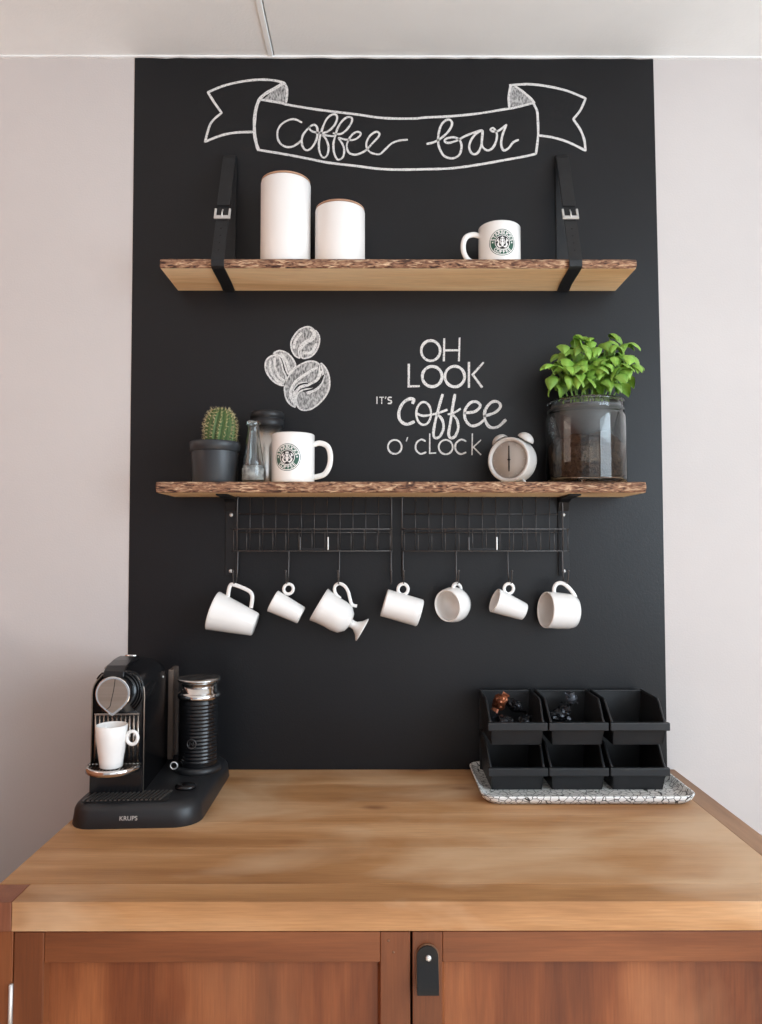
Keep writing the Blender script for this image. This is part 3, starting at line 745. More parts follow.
# ------------------------------------------------------------------ basil jar
Y = -.077; k = (Y + 1.6) / FPX; c = W(586.5, 482, Y); R = 39.5 * k; jh = W(586, 396, Y - R * .8).z - LZ1
root = empty('glass_jar', (c.x, Y, LZ1), 'wide clear glass jar holding the potted basil on lower shelf', 'jar')
T = Matrix.Translation(root.location)
hn = jh - .030
out = [(R * .93, 0), (R * .985, .003), (R, .010), (R, hn - .006), (R * .985, hn), (R * .95, hn + .004), (R * .945, hn + .010)]
th = .0028
MB().lathe([(0, 0)] + out + [(R * .945, jh - .002), (R * .93, jh), (R * .90, jh - .001), (R * .895, hn + .006)] + [(r_ - th, t) for r_, t in out[::-1] if t > .006][1:] + [(R * .90, .0065), (0, .0055)], 64, mtx=T).build('jar_body', 'glass', root)
MB().lathe([(R * .946, hn + .008), (R * .965, hn + .010), (R * .965, hn + .012), (R * .946, hn + .014)], 64, mtx=T).build('jar_ring', 'glass', root)
MB().lathe([(R * .946, jh - .006), (R * .972, jh - .004), (R * .972, jh - .001), (R * .94, jh + .0012), (R * .90, jh)], 64, mtx=T).build('jar_lip', 'glass', root)
# loose soil around a nursery pot
zs = W(586, 440, Y).z - LZ1
vs = []; fs = []; nn = 48; rows = 9; rr0 = R - .0052
sr = MB()
prof = [(0, .0075), (rr0 * .93, .0075), (rr0, .012), (rr0, zs * .55), (rr0, zs * .8)]
mbs = MB(); mbs.lathe(prof + [(rr0 * .8, zs), (rr0 * .78, zs), (0, zs * .9)], 56, mtx=T)
for v in mbs.v:
    lz = v.z - LZ1
    if lz > zs * .5:
        a = math.atan2(v.y - Y, v.x - c.x); v.z += .012 * noise.noise(Vector((math.cos(a) * 1.6, math.sin(a) * 1.6, 3))) + .004 * noise.noise(v * 160)
o = mbs.build('loose_soil', 'soil'); tag(o, 'dark loose potting soil filling the bottom of the glass jar', 'soil', kind='stuff')
root = empty('basil_plant', (c.x, Y, LZ1 + zs * .93), 'bushy green basil plant growing out of the glass jar', 'plant')
T2 = Matrix.Translation((c.x, Y, LZ1))
zp = jh - .012
MB().lathe([(0, zs + .0), (R * .62, zs + .0), (R * .80, zp - .004), (R * .85, zp - .004), (R * .85, zp), (R * .78, zp), (R * .77, zp - .006), (R * .60, zs + .003), (0, zs + .003)], 48, mtx=T2).build('nursery_pot', 'pot_grey', root)
MB().lathe([(0, zp - .012), (R * .74, zp - .012), (R * .74, zp - .018), (0, zp - .018)], 40, mtx=T2).build('potting_soil', 'soil', root)


def leaf_mesh(L, wd):
    """cupped oval basil leaf along +x, tip drooping, both blade halves bent up from the midrib"""
    vs = []; fs = []; nu, nv = 9, 6
    for i in range(nu + 1):
        u = i / nu; x = L * u; hw = wd * (math.sin(PI * min(1, u * .96 + .03)) ** .7) * (1.05 - .35 * u)
        for j in range(nv + 1):
            v = -1 + 2 * j / nv
            z = .20 * L * math.sin(u * PI * .9) - .30 * L * u * u - abs(v) ** 2 * wd * .38 + (1 - abs(v)) * -.05 * wd + .02 * L * math.sin(u * 16) * abs(v)
            vs.append((x, hw * v, z))
    for i in range(nu):
        for j in range(nv): a = i * (nv + 1) + j; fs.append((a, a + nv + 1, a + nv + 2, a + 1))
    return vs, fs


leafs = []
for q in range(6):
    L_ = [.034, .031, .037, .028, .038, .033][q]; vs, fs = leaf_mesh(L_, L_ * [.40, .44, .38, .42, .40, .46][q])
    me = bpy.data.meshes.new('leaf'); me.from_pydata(vs, [], fs); me.materials.append(M['leaf'])
    for p in me.polygons: p.use_smooth = True
    leafs.append(me)
rng = random.Random(21)
# crown silhouette: stems lean outwards, leaf pairs at their tops
tips = []
for i, (px, py, dy) in enumerate([(573, 343, -.02), (560, 352, -.045), (553, 368, -.03), (548, 372, -.055), (582, 352, -.06), (590, 346, -.01), (597, 352, -.05),
                                  (606, 348, -.02), (612, 341, .01), (618, 350, -.045), (628, 349, -.015), (631, 362, -.05), (624, 372, -.065), (566, 372, -.07),
                                  (580, 370, -.075), (596, 372, -.07), (608, 368, -.06), (571, 356, -.03), (588, 362, -.02), (615, 360, -.0), (560, 360, .01), (602, 358, .01), (634, 371, -.02), (578, 345, .012)]):
    px = 591 + (px - 591) * .93; tip = W(px, py - 5, Y + dy * .8 + .01); tips.append(tip)
    b0 = Vector((c.x + (tip.x - c.x) * .45 + rng.uniform(-.01, .01), Y + (tip.y - Y) * .5, LZ1 + zp - .014))
    mid = b0.lerp(tip, .55) + Vector((rng.uniform(-.004, .004), rng.uniform(-.004, .004), .006))
    P = cat_rom([b0, mid, tip], 5)
    MB().tube(P, [.0017 - .0007 * t / len(P) for t in range(len(P))], 6).build('stem', 'stem', root)
    for lvl in range(3):
        base = P[-1].lerp(P[max(0, len(P) - 6)], lvl * .42)
        a0 = rng.uniform(0, 2 * PI) + lvl * PI / 2
        for s_ in range(2 if lvl else 3):
            a = a0 + s_ * (PI if lvl else 2.1)
            lo = bpy.data.objects.new('leaf', rng.choice(leafs)); COL.objects.link(lo); lo.parent = root
            pitch = rng.uniform(.25, 1.15) if lvl else rng.uniform(-.1, .7)
            if not lvl or rng.random() < .5: a = -PI / 2 + rng.uniform(-1.3, 1.3) if rng.random() < .6 else a
            mtx = Matrix.Translation(base) @ Matrix.Rotation(a, 4, 'Z') @ Matrix.Rotation(pitch, 4, 'Y') @ Matrix.Rotation(rng.uniform(-.4, .4), 4, 'X') @ Matrix.Scale(rng.uniform(.85, 1.2) * (1 if lvl else .85), 4)
            lo.matrix_basis = mw(root).inverted() @ mtx

# ------------------------------------------------------------------ brackets
for px, lab in ((231.5, 'left black metal bracket under lower shelf'), (563, 'right black metal bracket under lower shelf')):
    x = W(px, 530).x; zb = W(px, 575).z
    root = empty('shelf_bracket', (x, 0, zb), lab, 'bracket')
    hw = .0115
    ln = .105
    side = [(-.0015, LZ0 - .0004), (-.0015, zb), (-.0045, zb), (-.0045, LZ0 - .030), (-.014, LZ0 - .012), (-.030, LZ0 - .006), (-ln, LZ0 - .0034), (-ln, LZ0 - .0004)]
    MB().prism(side, x - hw, x + hw, 'x').build('bracket_arm', 'black_metal', root, bevel=.0006)
    for z in (W(px, 515).z, W(px, 571).z):
        s_ = MB().lathe([(0, 0), (.0042, 0), (.0036, .0016), (0, .0024)], 16, mtx=Matrix.Translation((x, -.0045, z)) @ Matrix.Rotation(PI / 2, 4, 'X')).build('screw', 'silver', root)
        s_['label'] = 'silver screw head'

# ------------------------------------------------------------------ wire racks with hooks
HOOKZ = W(380, 583, -.07).z
def rack(pl, pr, hooks, label):
    yb, yf = -.012, -.068
    z_top, z_bot = W(380, 497, yb).z + .004, W(380, 551, yb).z
    xl, xr = W(pl, 551, yb).x, W(pr, 551, yb).x
    root = empty('wire_rack', ((xl + xr) / 2, 0, z_bot), label, 'rack', 'wire racks below the lower shelf')
    zlow = W(380, 577, yb).z; rc = .010; rw = .0013
    for x, s_ in ((xl, 1), (xr, -1)):
        arc = [(x + s_ * rc * (1 - math.cos(t * PI / 8)), yb, z_top - rc + rc * math.sin(t * PI / 8)) for t in range(5)]
        MB().tube([(x, yb, zlow)] + arc + [(x + s_ * .02, yb, z_top)], .0017, 8).build('side_rod', 'wire', root)
    MB().tube([(xl + rc, yb, z_top), (xr - rc, yb, z_top)], .0015, 6).build('top_rod', 'wire', root)
    n = 12
    def vw(x, y, za, zb_, name='wire'): MB().tube([(x, y, za), (x, y, zb_)], .00085, 6).build(name, 'wire', root)
    for i in range(1, n): vw(xl + (xr - xl) * i / n, yb - .001, z_bot, z_top)
    for pz in (514, 532.5, 551):
        z = W(380, pz, yb).z; MB().tube([(xl, yb, z), (xr, yb, z)], .0010, 6).build('cross_wire', 'wire', root)
    zt, zb_ = W(380, 529, yf).z, W(380, 551, yf).z
    xl2, xr2 = xl - .0005, xr + .0005
    for z in (zt, zb_):
        MB().tube([(xl2, yb, z), (xl2, yf + .006, z), (xl2 + .006, yf, z), (xr2 - .006, yf, z), (xr2, yf + .006, z), (xr2, yb, z)], .0012, 6).build('basket_rail', 'wire', root)
    for i in range(0, n + 1):
        x = xl2 + .004 + (xr2 - xl2 - .008) * i / n
        MB().tube([(x, yf - .0005, zt), (x, yf - .0005, zb_ + .0005), (x, yf + .004, zb_), (x, yb, zb_)], .00085, 6).build('wire', 'wire', root)
    cx = W((pl + pr) / 2, 544, yf).x; za, zz = W(380, 537, yf).z, W(380, 550, yf).z; hw = .0285
    lh = MB().box(cx - hw, cx + hw, yf - .0035, yf - .0022, zz, zz + .004).build('label_holder', 'black_metal', root)
    for s_ in (-1, 1): MB().box(cx + s_ * hw - .0013, cx + s_ * hw + .0013, yf - .006, yf - .002, zz, za, .0005).build('holder_clip', 'silver' if s_ > 0 else 'wire', lh)
    for hx in hooks:
        x = W(hx, 560, yb).x; zc_ = HOOKZ
        P = cat_rom([(x, yb - .003, zb_), (x, yb - .004, zb_ - .02), (x, yb - .008, zc_ + .016), (x, -.030, zc_ + .001), (x, -.045, zc_ - .003), (x, -.058, zc_ + .002), (x, -.064, zc_ + .014), (x, -.066, zc_ + .024)], 5)
        hk = MB().tube(P, .0014, 8).build('hook', 'wire', root)
        MB().ball(P[-1], .0026, 8).build('hook_tip', 'wire', hk)
    return root


rack(237, 391.5, (238, 289, 339.5, 391), 'left black wire rack under lower shelf, label holder in front')
rack(402, 563, (403, 456, 507.5, 562), 'right black wire rack under lower shelf, label holder in front')

# ------------------------------------------------------------------ hanging cups
def hanging(mouth, base, rm, prof, handle, label, yaw=0.0, Yc=-.045, foot=None, hr=.0042, hell=.8, name='hanging_mug', cat='mug'):
    """mouth, base: centres in photo pixels; rm: mouth radius px; prof: (radius fraction, length fraction) base->mouth;
    handle: points (along 0 base..1 mouth, height above axis in rm units); yaw: mouth turned to the viewer"""
    k = (Yc + 1.6) / FPX
    A_, B_ = W(*mouth, Yc), W(*base, Yc)
    ax = (A_ - B_); L = ax.length; ax.normalize()          # base -> mouth in the wall plane
    up = Vector((-ax.z, 0, ax.x));  up = up if up.z > 0 else -up
    if yaw:
        L = L / math.cos(yaw); ax = (ax * math.cos(yaw) + Vector((0, -1, 0)) * math.sin(yaw)).normalized()
    mid = (A_ + B_) / 2; b0 = mid - ax * L / 2
    side = up.cross(ax).normalized()
    mt = Matrix((side, up, ax)).transposed().to_4x4(); mt = Matrix.Translation(b0) @ mt     # local: y = up, z = axis to mouth
    R = rm * k
    closed = handle[0] == 'ring'
    if closed:
        hc_ = W(handle[1], handle[2], Yc); e1 = (ax.copy()); 
        P = [hc_ + e1 * math.cos(q) * handle[3] * k + up * math.sin(q) * handle[4] * k for q in [2 * PI * i / 20 for i in range(20)]]
    else: P = cat_rom([W(x, y, Yc) for x, y in handle], 6)
    topz = max(p.z for p in P)
    root = empty(name, (mid.x, Yc, topz), label, cat, 'white cups hanging from the wire racks')
    outer = [(a * R, t * L) for a, t in prof]
    MB().lathe(cup_profile(outer, .0030, L), 48, mtx=mt).build('cup_body', 'ceramic', root)
    MB().tube(P, hr, 10, ell=hell, closed=closed).build('handle', 'ceramic', root)
    if foot:
        MB().lathe([(a * R, t * L) for a, t in foot], 40, mtx=mt).build('foot', 'ceramic', root)
    return root


taper = lambda b_, mid_=None: [(b_ * .92, 0), (b_, .03), ((b_ + 1) / 2 if mid_ is None else mid_, .5), (.99, .97), (1, 1)]
hanging((213, 610.5), (255.5, 624.5), 19.8, taper(.60), [(227.5, 602), (228.5, 592), (230.2, 585.8), (234, 584.6), (246, 589.3), (251, 592.8), (252.3, 598), (251, 608)],
        'tapered white mug with a large square-cornered handle, leftmost hanging cup', Yc=-.05)
hanging((273, 601), (301.5, 615.5), 11.6, taper(.78), ('ring', 288.5, 589, 4.7, 5.0),
        'small white espresso cup with ring handle, second hanging cup from the left', Yc=-.05, hr=.0034)
hanging((319, 604.5), (350.5, 623), 18.2, [(.30, 0), (.55, .04), (.82, .18), (.90, .38), (.90, .60), (.94, .85), (1, 1)],
        [(340.5, 598.5), (336.5, 595), (334.6, 590), (335.6, 585.5), (340, 583.6), (345, 586.5), (348.3, 592), (350, 599), (352, 604.5), (357, 606)],
        'white footed latte mug with curled handle, third hanging cup from the left', Yc=-.045, hr=.0036,
        foot=[(0, .02), (.26, .03), (.22, -.06), (.24, -.14), (.42, -.26), (.66, -.34), (.70, -.37), (.66, -.385), (.3, -.33), (0, -.31)])
hanging((384.5, 602.7), (420.5, 613.2), 13.9, [(.90, 0), (.99, .03), (1, .2), (1, .6), (1, .97), (1, 1)], ('ring', 403, 589.3, 5.0, 5.4),
        'straight cylindrical white cup with ring handle, on leftmost hook of right rack', Yc=-.05, hr=.0036)
hanging((446.5, 605.2), (461.5, 603.5), 16.0, [(.62, 0), (.86, .06), (1.06, .35), (1.10, .6), (1.05, .85), (1, 1)], ('ring', 457, 589.5, 6.6, 5.8),
        'rounded white cup hanging with its open mouth facing the viewer', yaw=.82, Yc=-.045, hr=.0042)
hanging((494.5, 600.2), (524.5, 612), 12.4, taper(.72), ('ring', 508.8, 588.6, 4.8, 5.1),
        'small white espresso cup with ring handle, second hanging cup from the right', yaw=.14, Yc=-.05, hr=.0034)
hanging((544.8, 609.5), (575, 612), 18.0, [(.74, 0), (.90, .04), (.97, .2), (1, .6), (1, .95), (1, 1)], [(555, 597), (554, 589), (557, 583.8), (563, 583.4), (569.5, 588.5), (574.8, 596), (575.2, 602), (573, 608)],
        'large white mug with its mouth half visible, rightmost hanging cup', yaw=.26, Yc=-.05, hr=.0042)

# ------------------------------------------------------------------ sideboard: worktop and cabinet
YF = -.591; XL, XR = -.5255, .6200; TZ = .038
top = empty('worktop', ((XL + XR) / 2, YF / 2, CT - TZ), 'thick warm wooden worktop on cabinet, with darker corner block at front left', 'worktop')
ys = [-.0, -.098, -.203, -.305, -.412, -.537, YF]
xs_l = -.4825; xs_r = .5785
yb = -.004
for i in range(len(ys) - 1):
    y1, y0 = ys[i], ys[i + 1]
    if i == 0: y1 = yb
    xl = XL if i < len(ys) - 2 else xs_l
    g = .00012
    MB().box(xl + g, xs_r - g, y0 + g, y1 - g, CT - TZ, CT).build('plank', 'top_wood', top, bevel=.0012 if i == len(ys) - 2 else .0003)
MB().box(XL, xs_l - .0002, YF, -.537 - .0002, CT - TZ, CT - .0003).build('corner_block', 'dark_block', top, bevel=.0012)
MB().box(xs_r + .0002, XR, YF, yb, CT - TZ, CT).build('end_strip', 'top_wood_y', top, bevel=.0012)

cab = empty('cabinet', ((XL + XR) / 2, YF / 2, 0), 'reddish brown wooden cabinet with two panelled doors under the worktop', 'cabinet')
cz1 = CT - TZ - .0008; cz0 = .09; FR = YF + .0035
dxa, dxb, dxc = -.4795, .0425, .5645
MB().box(XL + .004, XL + .024, FR + .02, yb, cz0, cz1).build('side_panel', 'cab_panel', cab)
MB().box(XR - .024, XR - .004, FR + .02, yb, cz0, cz1).build('side_panel', 'cab_panel', cab)
MB().box(XL + .024, XR - .024, -.016, yb, cz0, cz1).build('back_panel', 'cab_panel', cab)
MB().box(XL + .024, XR - .024, FR + .024, -.016, cz0, cz0 + .018).build('bottom_panel', 'cab_x', cab)
MB().box(XL + .002, dxa - .0014, FR, FR + .02, .0, cz1).build('front_stile', 'cab_z', cab, bevel=.001)
MB().box(dxc + .0014, XR - .002, FR, FR + .02, .0, cz1).build('front_stile', 'cab_z', cab, bevel=.001)
MB().box(dxa - .001, dxc + .001, FR + .004, FR + .02, cz0 - .0, cz0 + .045).build('bottom_rail', 'cab_x', cab, bevel=.001)
for x0 in (XL + .004, XR - .044): MB().box(x0, x0 + .04, -.046, yb - .002, 0, cz0).build('leg', 'cab_z', cab, bevel=.001)
def door(x0, x1, name_side):
    rt = .0395; st = .0395; z1 = cz1 - .0012; z0 = cz0 + .047; y0, y1 = FR - .0005, FR + .02
    d = MB().box(x0 + st - .006, x1 - st + .006, y0 + .0105, y0 + .016, z0 + rt, z1 - rt + .006).build('door', 'cab_panel', cab)
    MB().box(x0, x0 + st, y0, y1, z0, z1).build('door_stile', 'cab_z', d, local=False, bevel=.0012)
    MB().box(x1 - st, x1, y0, y1, z0, z1).build('door_stile', 'cab_z', d, bevel=.0012)
    MB().box(x0 + st + .0002, x1 - st - .0002, y0 + .0004, y1, z1 - rt, z1).build('door_rail', 'cab_x', d, bevel=.0012)
    MB().box(x0 + st + .0002, x1 - st - .0002, y0 + .0004, y1, z0, z0 + rt).build('door_rail', 'cab_x', d, bevel=.0012)
    # chamfer strips round the sunk panel
    e = .0035; xa, xb_, za, zb_ = x0 + st, x1 - st, z0 + rt, z1 - rt; yq = y0 + .0105
    def strip(p): MB().add(p, [(0, 1, 2, 3), (0, 4, 5, 1), (3, 2, 5, 4), (0, 3, 4), (1, 5, 2)], True).build('moulding', 'cab_z', d)
    strip([(xa, y0 + .002, za), (xa, y0 + .002, zb_), (xa + e, yq, zb_ - e), (xa + e, yq, za + e), (xa, yq, za), (xa, yq, zb_)])
    strip([(xb_, y0 + .002, za), (xb_, y0 + .002, zb_), (xb_ - e, yq, zb_ - e), (xb_ - e, yq, za + e), (xb_, yq, za), (xb_, yq, zb_)])
    strip([(xa, y0 + .002, zb_), (xb_, y0 + .002, zb_), (xb_ - e, yq, zb_ - e), (xa + e, yq, zb_ - e), (xa, yq, zb_), (xb_, yq, zb_)])
    return d
d1 = door(dxa, dxb - .0014, 'l'); d2 = door(dxb + .0014, dxc, 'r')
for px, py in ((388.5, 942), (393.5, 953.5)):
    q = W(px, py, YF); MB().lathe([(0, 0), (.0016, 0), (.0014, .0006), (0, .0007)], 12, mtx=Matrix.Translation((q.x, FR - .0005, q.z)) @ Matrix.Rotation(PI / 2, 4, 'X')).build('nail_plug', 'leather_edge', d1)
hx = W(10, 1000, YF).x
hg = MB().tube([(hx, FR - .002, W(10, 985, YF).z), (hx, FR - .002, W(10, 985, YF).z - .07)], .0028, 10).build('hinge', 'silver', cab); hg['label'] = 'metal hinge barrel'
# leather pull, a strap folded back on the door
pc = W(427.5, 957, YF); pw = (437.5 - 416.5) * (YF + 1.6) / FPX / 2; zt_ = W(427, 945, YF).z; zb_ = W(427, 990, YF).z
yd = FR - .0005
def tab(y0, y1, zb, grow, name, m, par):
    pts = []
    r_ = pw + grow
    for i in range(13): a = PI * i / 12; pts.append((pc.x + r_ * math.cos(a), zt_ - pw + r_ * math.sin(a)))
    pts += [(pc.x - r_, zb), (pc.x + r_, zb)]
    return MB().prism(pts, y0, y1, 'y').build(name, m, par, bevel=.0006)
pull = tab(yd - .0028, yd - .0002, zb_ + .003, .0009, 'pull', 'leather_edge', d2); pull['label'] = 'black leather pull strap'
mb = MB(); path = []
for t in range(11):
    u_ = t / 10; z = (zt_ - pw) + (zb_ - (zt_ - pw)) * u_; path.append((z, yd - .003 - .010 * math.sin(u_ * PI * .5) ** 2))
side = [(p[1], p[0]) for p in path] + [(p[1] - .0024, p[0]) for p in path[::-1]]
mb.prism(side, pc.x - pw, pc.x + pw, 'x')
cap = [(pc.x + pw * math.cos(PI * i / 12), zt_ - pw - .0003 + pw * math.sin(PI * i / 12)) for i in range(13)]
mb.prism(cap, yd - .0054, yd - .003, 'y'); mb.build('pull_front', 'pull', pull)
mb = MB(); mb.box(pc.x - pw, pc.x + pw, yd - .0150, yd - .0006, zb_ - .0008, zb_ + .0018, .0008); mb.build('pull_fold', 'pull', pull)
MB().lathe([(0, 0), (.0040, 0), (.0036, .0016), (.0018, .0026), (0, .0028)], 18, mtx=Matrix.Translation((pc.x + .001, yd - .0056, pc.z)) @ Matrix.Rotation(PI / 2, 4, 'X')).build('rivet', 'silver', pull)

# ------------------------------------------------------------------ tray with six stacked bins
tx0, tx1, ty0, ty1 = .186, .578, -.232, -.006
tray = empty('serving_tray', ((tx0 + tx1) / 2, (ty0 + ty1) / 2, CT), 'white serving tray with black crackle pattern under the black bins', 'tray')
def rrect(x0, x1, y0, y1, r_, n=7):
    P = []
    for cx_, cy_, a0 in ((x1 - r_, y1 - r_, 0), (x0 + r_, y1 - r_, PI / 2), (x0 + r_, y0 + r_, PI), (x1 - r_, y0 + r_, 1.5 * PI)):
        for i in range(n + 1): a = a0 + PI / 2 * i / n; P.append((cx_ + r_ * math.cos(a), cy_ + r_ * math.sin(a)))
    return P
def loft(loops, cap0=True, cap1=True):
    mb = MB(); n = len(loops[0]); vs = []; fs = []
    for l in loops: vs += l
    for i in range(len(loops) - 1):
        for k_ in range(n): fs.append((i * n + k_, i * n + (k_ + 1) % n, (i + 1) * n + (k_ + 1) % n, (i + 1) * n + k_))
    if cap0: fs.append(tuple(range(n))[::-1])
    if cap1: fs.append(tuple(range((len(loops) - 1) * n, len(loops) * n)))
    return mb.add(vs, fs)
def lp(ins, z, r_=.03): return [(x, y, CT + z) for x, y in rrect(tx0 + ins, tx1 - ins, ty0 + ins, ty1 - ins, r_ - ins * .5)]
loft([lp(.014, .0005), lp(.004, .008), lp(.0, .0165), lp(.0005, .0180), lp(.0035, .0178), lp(.0075, .0100), lp(.016, .0040)]).build('tray_dish', 'crackle', tray)


def bin_box(name, x, yback, z0, label):
    """stackable open-fronted picking bin; local x centre, y from front lip to back"""
    b = empty(name, (x, yback, z0), label, 'storage bin', 'black stackable bins on the tray')
    hw, ww = .0565, .0475; D_, H, lip = .146, .0785, .040
    t = .0022
    # side walls: profile in (y,z)
    for s_ in (-1, 1):
        pr = [(-.004, 0), (-D_ + .016, 0), (-D_ + .004, lip), (-D_ + .020, lip + .008), (-D_ + .045, H - .006), (-D_ + .055, H), (0, H)]
        vs = []
        for q in (0, 1):
            for y, z in pr: vs.append((s_ * (ww + (hw - .003 - ww) * (z / H) ** .8 - q * t), y, z))
        n = len(pr); fs = [tuple(range(n)), tuple(range(2 * n - 1, n - 1, -1))] + [(i, n + i, n + (i + 1) % n, (i + 1) % n) for i in range(n)]
        MB().add(vs, fs, True).build('side_wall', 'bin', b, local=True)
        # thick rim that follows the open edge
        rim = [(s_ * (ww + (hw - .003 - ww) * (z / H) ** .8 - .001), y, z) for y, z in pr[2:]]
        MB().tube(rim, .0026, 6).build('side_rim', 'bin', b, local=True)
    wl = ww + (hw - .003 - ww) * (lip / H) ** .8
    MB().add([(-ww, -D_ + .016, 0), (ww, -D_ + .016, 0), (wl, -D_ + .004, lip), (-wl, -D_ + .004, lip), (-ww, -D_ + .0185, 0), (ww, -D_ + .0185, 0), (wl, -D_ + .0065, lip), (-wl, -D_ + .0065, lip)],
             [(0, 1, 2, 3), (7, 6, 5, 4), (0, 4, 5, 1), (1, 5, 6, 2), (2, 6, 7, 3), (3, 7, 4, 0)], True).build('front_wall', 'bin', b, local=True)
    MB().box(-hw, hw, -D_ - .001, -D_ + .0095, lip - .0105, lip + .0045, .0015).build('front_lip', 'bin', b, local=True)
    MB().box(-ww, ww, -D_ + .017, -.004, 0, .0022).build('bin_floor', 'bin', b, local=True)
    MB().box(-hw + .003, hw - .003, -.004, -.0015, 0, H).build('back_wall', 'bin', b, local=True)
    MB().box(-hw + .002, hw - .002, -.006, 0, H - .003, H + .001, .001).build('back_rim', 'bin', b, local=True)
    return b


yb_ = -.019; zb0 = CT + .0045
rowlab = ('lower', 'upper')
collab = {0: 'left', 1: 'middle', 2: 'right'}
extra = {(1, 0): ', with dark wrappers and a copper packet', (1, 1): ', holding a few dark grey packets', (1, 2): ', empty'}
binx = [W(518.3, 768, yb_ - .146).x, W(579, 768, yb_ - .146).x, W(640.7, 768, yb_ - .146).x]
binpos = {}
for row in (0, 1):
    for c_ in range(3):
        z = zb0 + row * .0845
        bin_box('storage_bin', binx[c_] + random.uniform(-.0008, .0008), yb_, z, f'{collab[c_]} black plastic bin in the {rowlab[row]} row' + extra.get((row, c_), ''))
        binpos[(row, c_)] = (binx[c_], yb_, z)


def packet(x, y, z, sx, sy, sz, rot, m, label, seed, group):
    bm = bmesh.new(); bmesh.ops.create_icosphere(bm, subdivisions=3, radius=1)
    for v in bm.verts:
        p = v.co.copy(); q = noise.noise(p * 1.7 + Vector((seed, 0, 0))) * .35 + noise.noise(p * 4 + Vector((0, seed, 0))) * .22
        v.co = Vector((p.x * sx, p.y * sy, p.z * sz)) * (1 + q)
    root = empty('wrapped_packet', (x, y, z), label, 'packet', group); root.rotation_euler = rot
    mb = MB().add([v.co for v in bm.verts], [[v.index for v in f.verts] for f in bm.faces], True); bm.free()
    mb.build('wrapper', m, root, local=True, smooth=False)
    # crimped ends
    for s_ in (-1, 1):
        cr_ = MB(); n = 8; vs = []
        for i in range(n + 1):
            yy = sy * (-.8 + 1.6 * i / n); zz = (.0012 if i % 2 else -.0012)
            vs += [(s_ * sx * .85, yy * .7, zz), (s_ * sx * 1.35, yy, zz * 1.6)]
        cr_.add(vs, [(2 * i, 2 * i + 1, 2 * i + 3, 2 * i + 2) for i in range(n)], True).build('crimped_end', m, root, local=True, smooth=False)


bx, by, bz = binpos[(1, 0)]
packet(bx - .020, by - .060, bz + .066, .016, .013, .013, (.4, -.9, .2), 'copper', 'crumpled copper foil packet on top of the left upper bin', 1.0, None)
for i, (dx, dy, dz, lb) in enumerate([(-.016, -.100, .034, 'black foil packet at front left inside the left upper bin'), (.020, -.098, .036, 'black foil packet at front right inside the left upper bin'),
                                      (.010, -.050, .058, 'glossy black foil packet right beside the copper packet')]):
    packet(bx + dx, by + dy, bz + dz, .020, .014, .011, (random.uniform(-.6, .6), random.uniform(-.6, .6), random.uniform(0, 3)), 'dark_foil', lb, 3.0 + i, None)
bx, by, bz = binpos[(1, 1)]
packet(bx + .014, by - .040, bz + .070, .013, .011, .012, (.5, .5, .7), 'grey_foil', 'shiny grey foil packet on top of the middle upper bin', 9.0, None)
packet(bx - .020, by - .070, bz + .042, .018, .012, .014, (.3, .2, .3), 'dark_foil', 'dark folded packet at left inside the middle upper bin', 11.0, None)
packet(bx - .004, by - .055, bz + .050, .020, .014, .009, (.2, -.3, 1.2), 'dark_foil', 'black packet behind the folded one in the middle upper bin', 12.5, None)

# ------------------------------------------------------------------ espresso machine
th_ = math.radians(3.0)
mach = empty('espresso_machine', (-.422, -.178, CT), 'black capsule espresso machine with chrome front disc, standing at left end of worktop', 'coffee machine', rot=(0, 0, th_))
def lo(mb, name, m, par=mach, **kw): return mb.build(name, m, par, local=True, **kw)
bw = .1125; bf, bb = -.157, .155
def bl(ins, z): return [((x * .935 if x < 0 else x) + .014 * (y - bf) / (bb - bf), y, z) for x, y in rrect(-bw + ins, bw - ins, bf + ins, bb - ins, .042 - ins * .4, 9) ]
base = lo(loft([bl(.001, 0), bl(0, .002), bl(.003, .026), bl(.006, .032), bl(.012, .0375), bl(.018, .0395), bl(.024, .0402)]), 'base', 'black_satin')
# drip grate
gr = lo(MB().box(-.082, .058, -.142, -.092, .0395, .0406), 'drip_grate', 'hole')
g = MB()
for i in range(18):
    x = -.082 + i * .0074; za, zb_ = .0406, .0430
    g.add([(x + q * .0028 + (0 if y < -.12 else .010), y, z) for z in (za, zb_) for q, y in ((0, -.141), (1, -.141), (1, -.093), (0, -.093))],
          [(0, 1, 2, 3), (4, 5, 6, 7), (0, 4, 5, 1), (1, 5, 6, 2), (2, 6, 7, 3), (3, 7, 4, 0)], True)
lo(g, 'grate_slats', 'grate', gr)['kind'] = 'stuff'
# body: arched sections lofted front to back
bx0, bx1 = -.0835, .007; bcx = (bx0 + bx1) / 2; hw = (bx1 - bx0) / 2
def arch(y, ztop, hwid, zb=.040, e=1.0, n=16):
    P = [(bcx - hwid, y, zb)]
    r_ = hwid
    for i in range(n + 1):
        a = PI - PI * i / n; P.append((bcx + r_ * math.cos(a) * (1), y, ztop - r_ * .92 + r_ * .92 * math.sin(a) ** .9))
    P.append((bcx + hwid, y, zb)); return P
secs = [(-.095, .250, hw), (-.088, .2525, hw), (-.06, .256, hw), (-.03, .2575, hw * .995), (0, .258, hw * .99), (.04, .255, hw * .98), (.08, .248, hw * .96), (.105, .230, hw * .92), (.115, .20, hw * .85)]
body = lo(loft([arch(*s_) for s_ in secs]), 'machine_body', 'black_plastic')
fr = arch(-.0955, .250, hw - .0005)
lo(MB().tube(cat_rom(fr[1:-1], 2) and [fr[0]] + fr[1:-1] + [fr[-1]], .0012, 8), 'chrome_trim', 'disc')
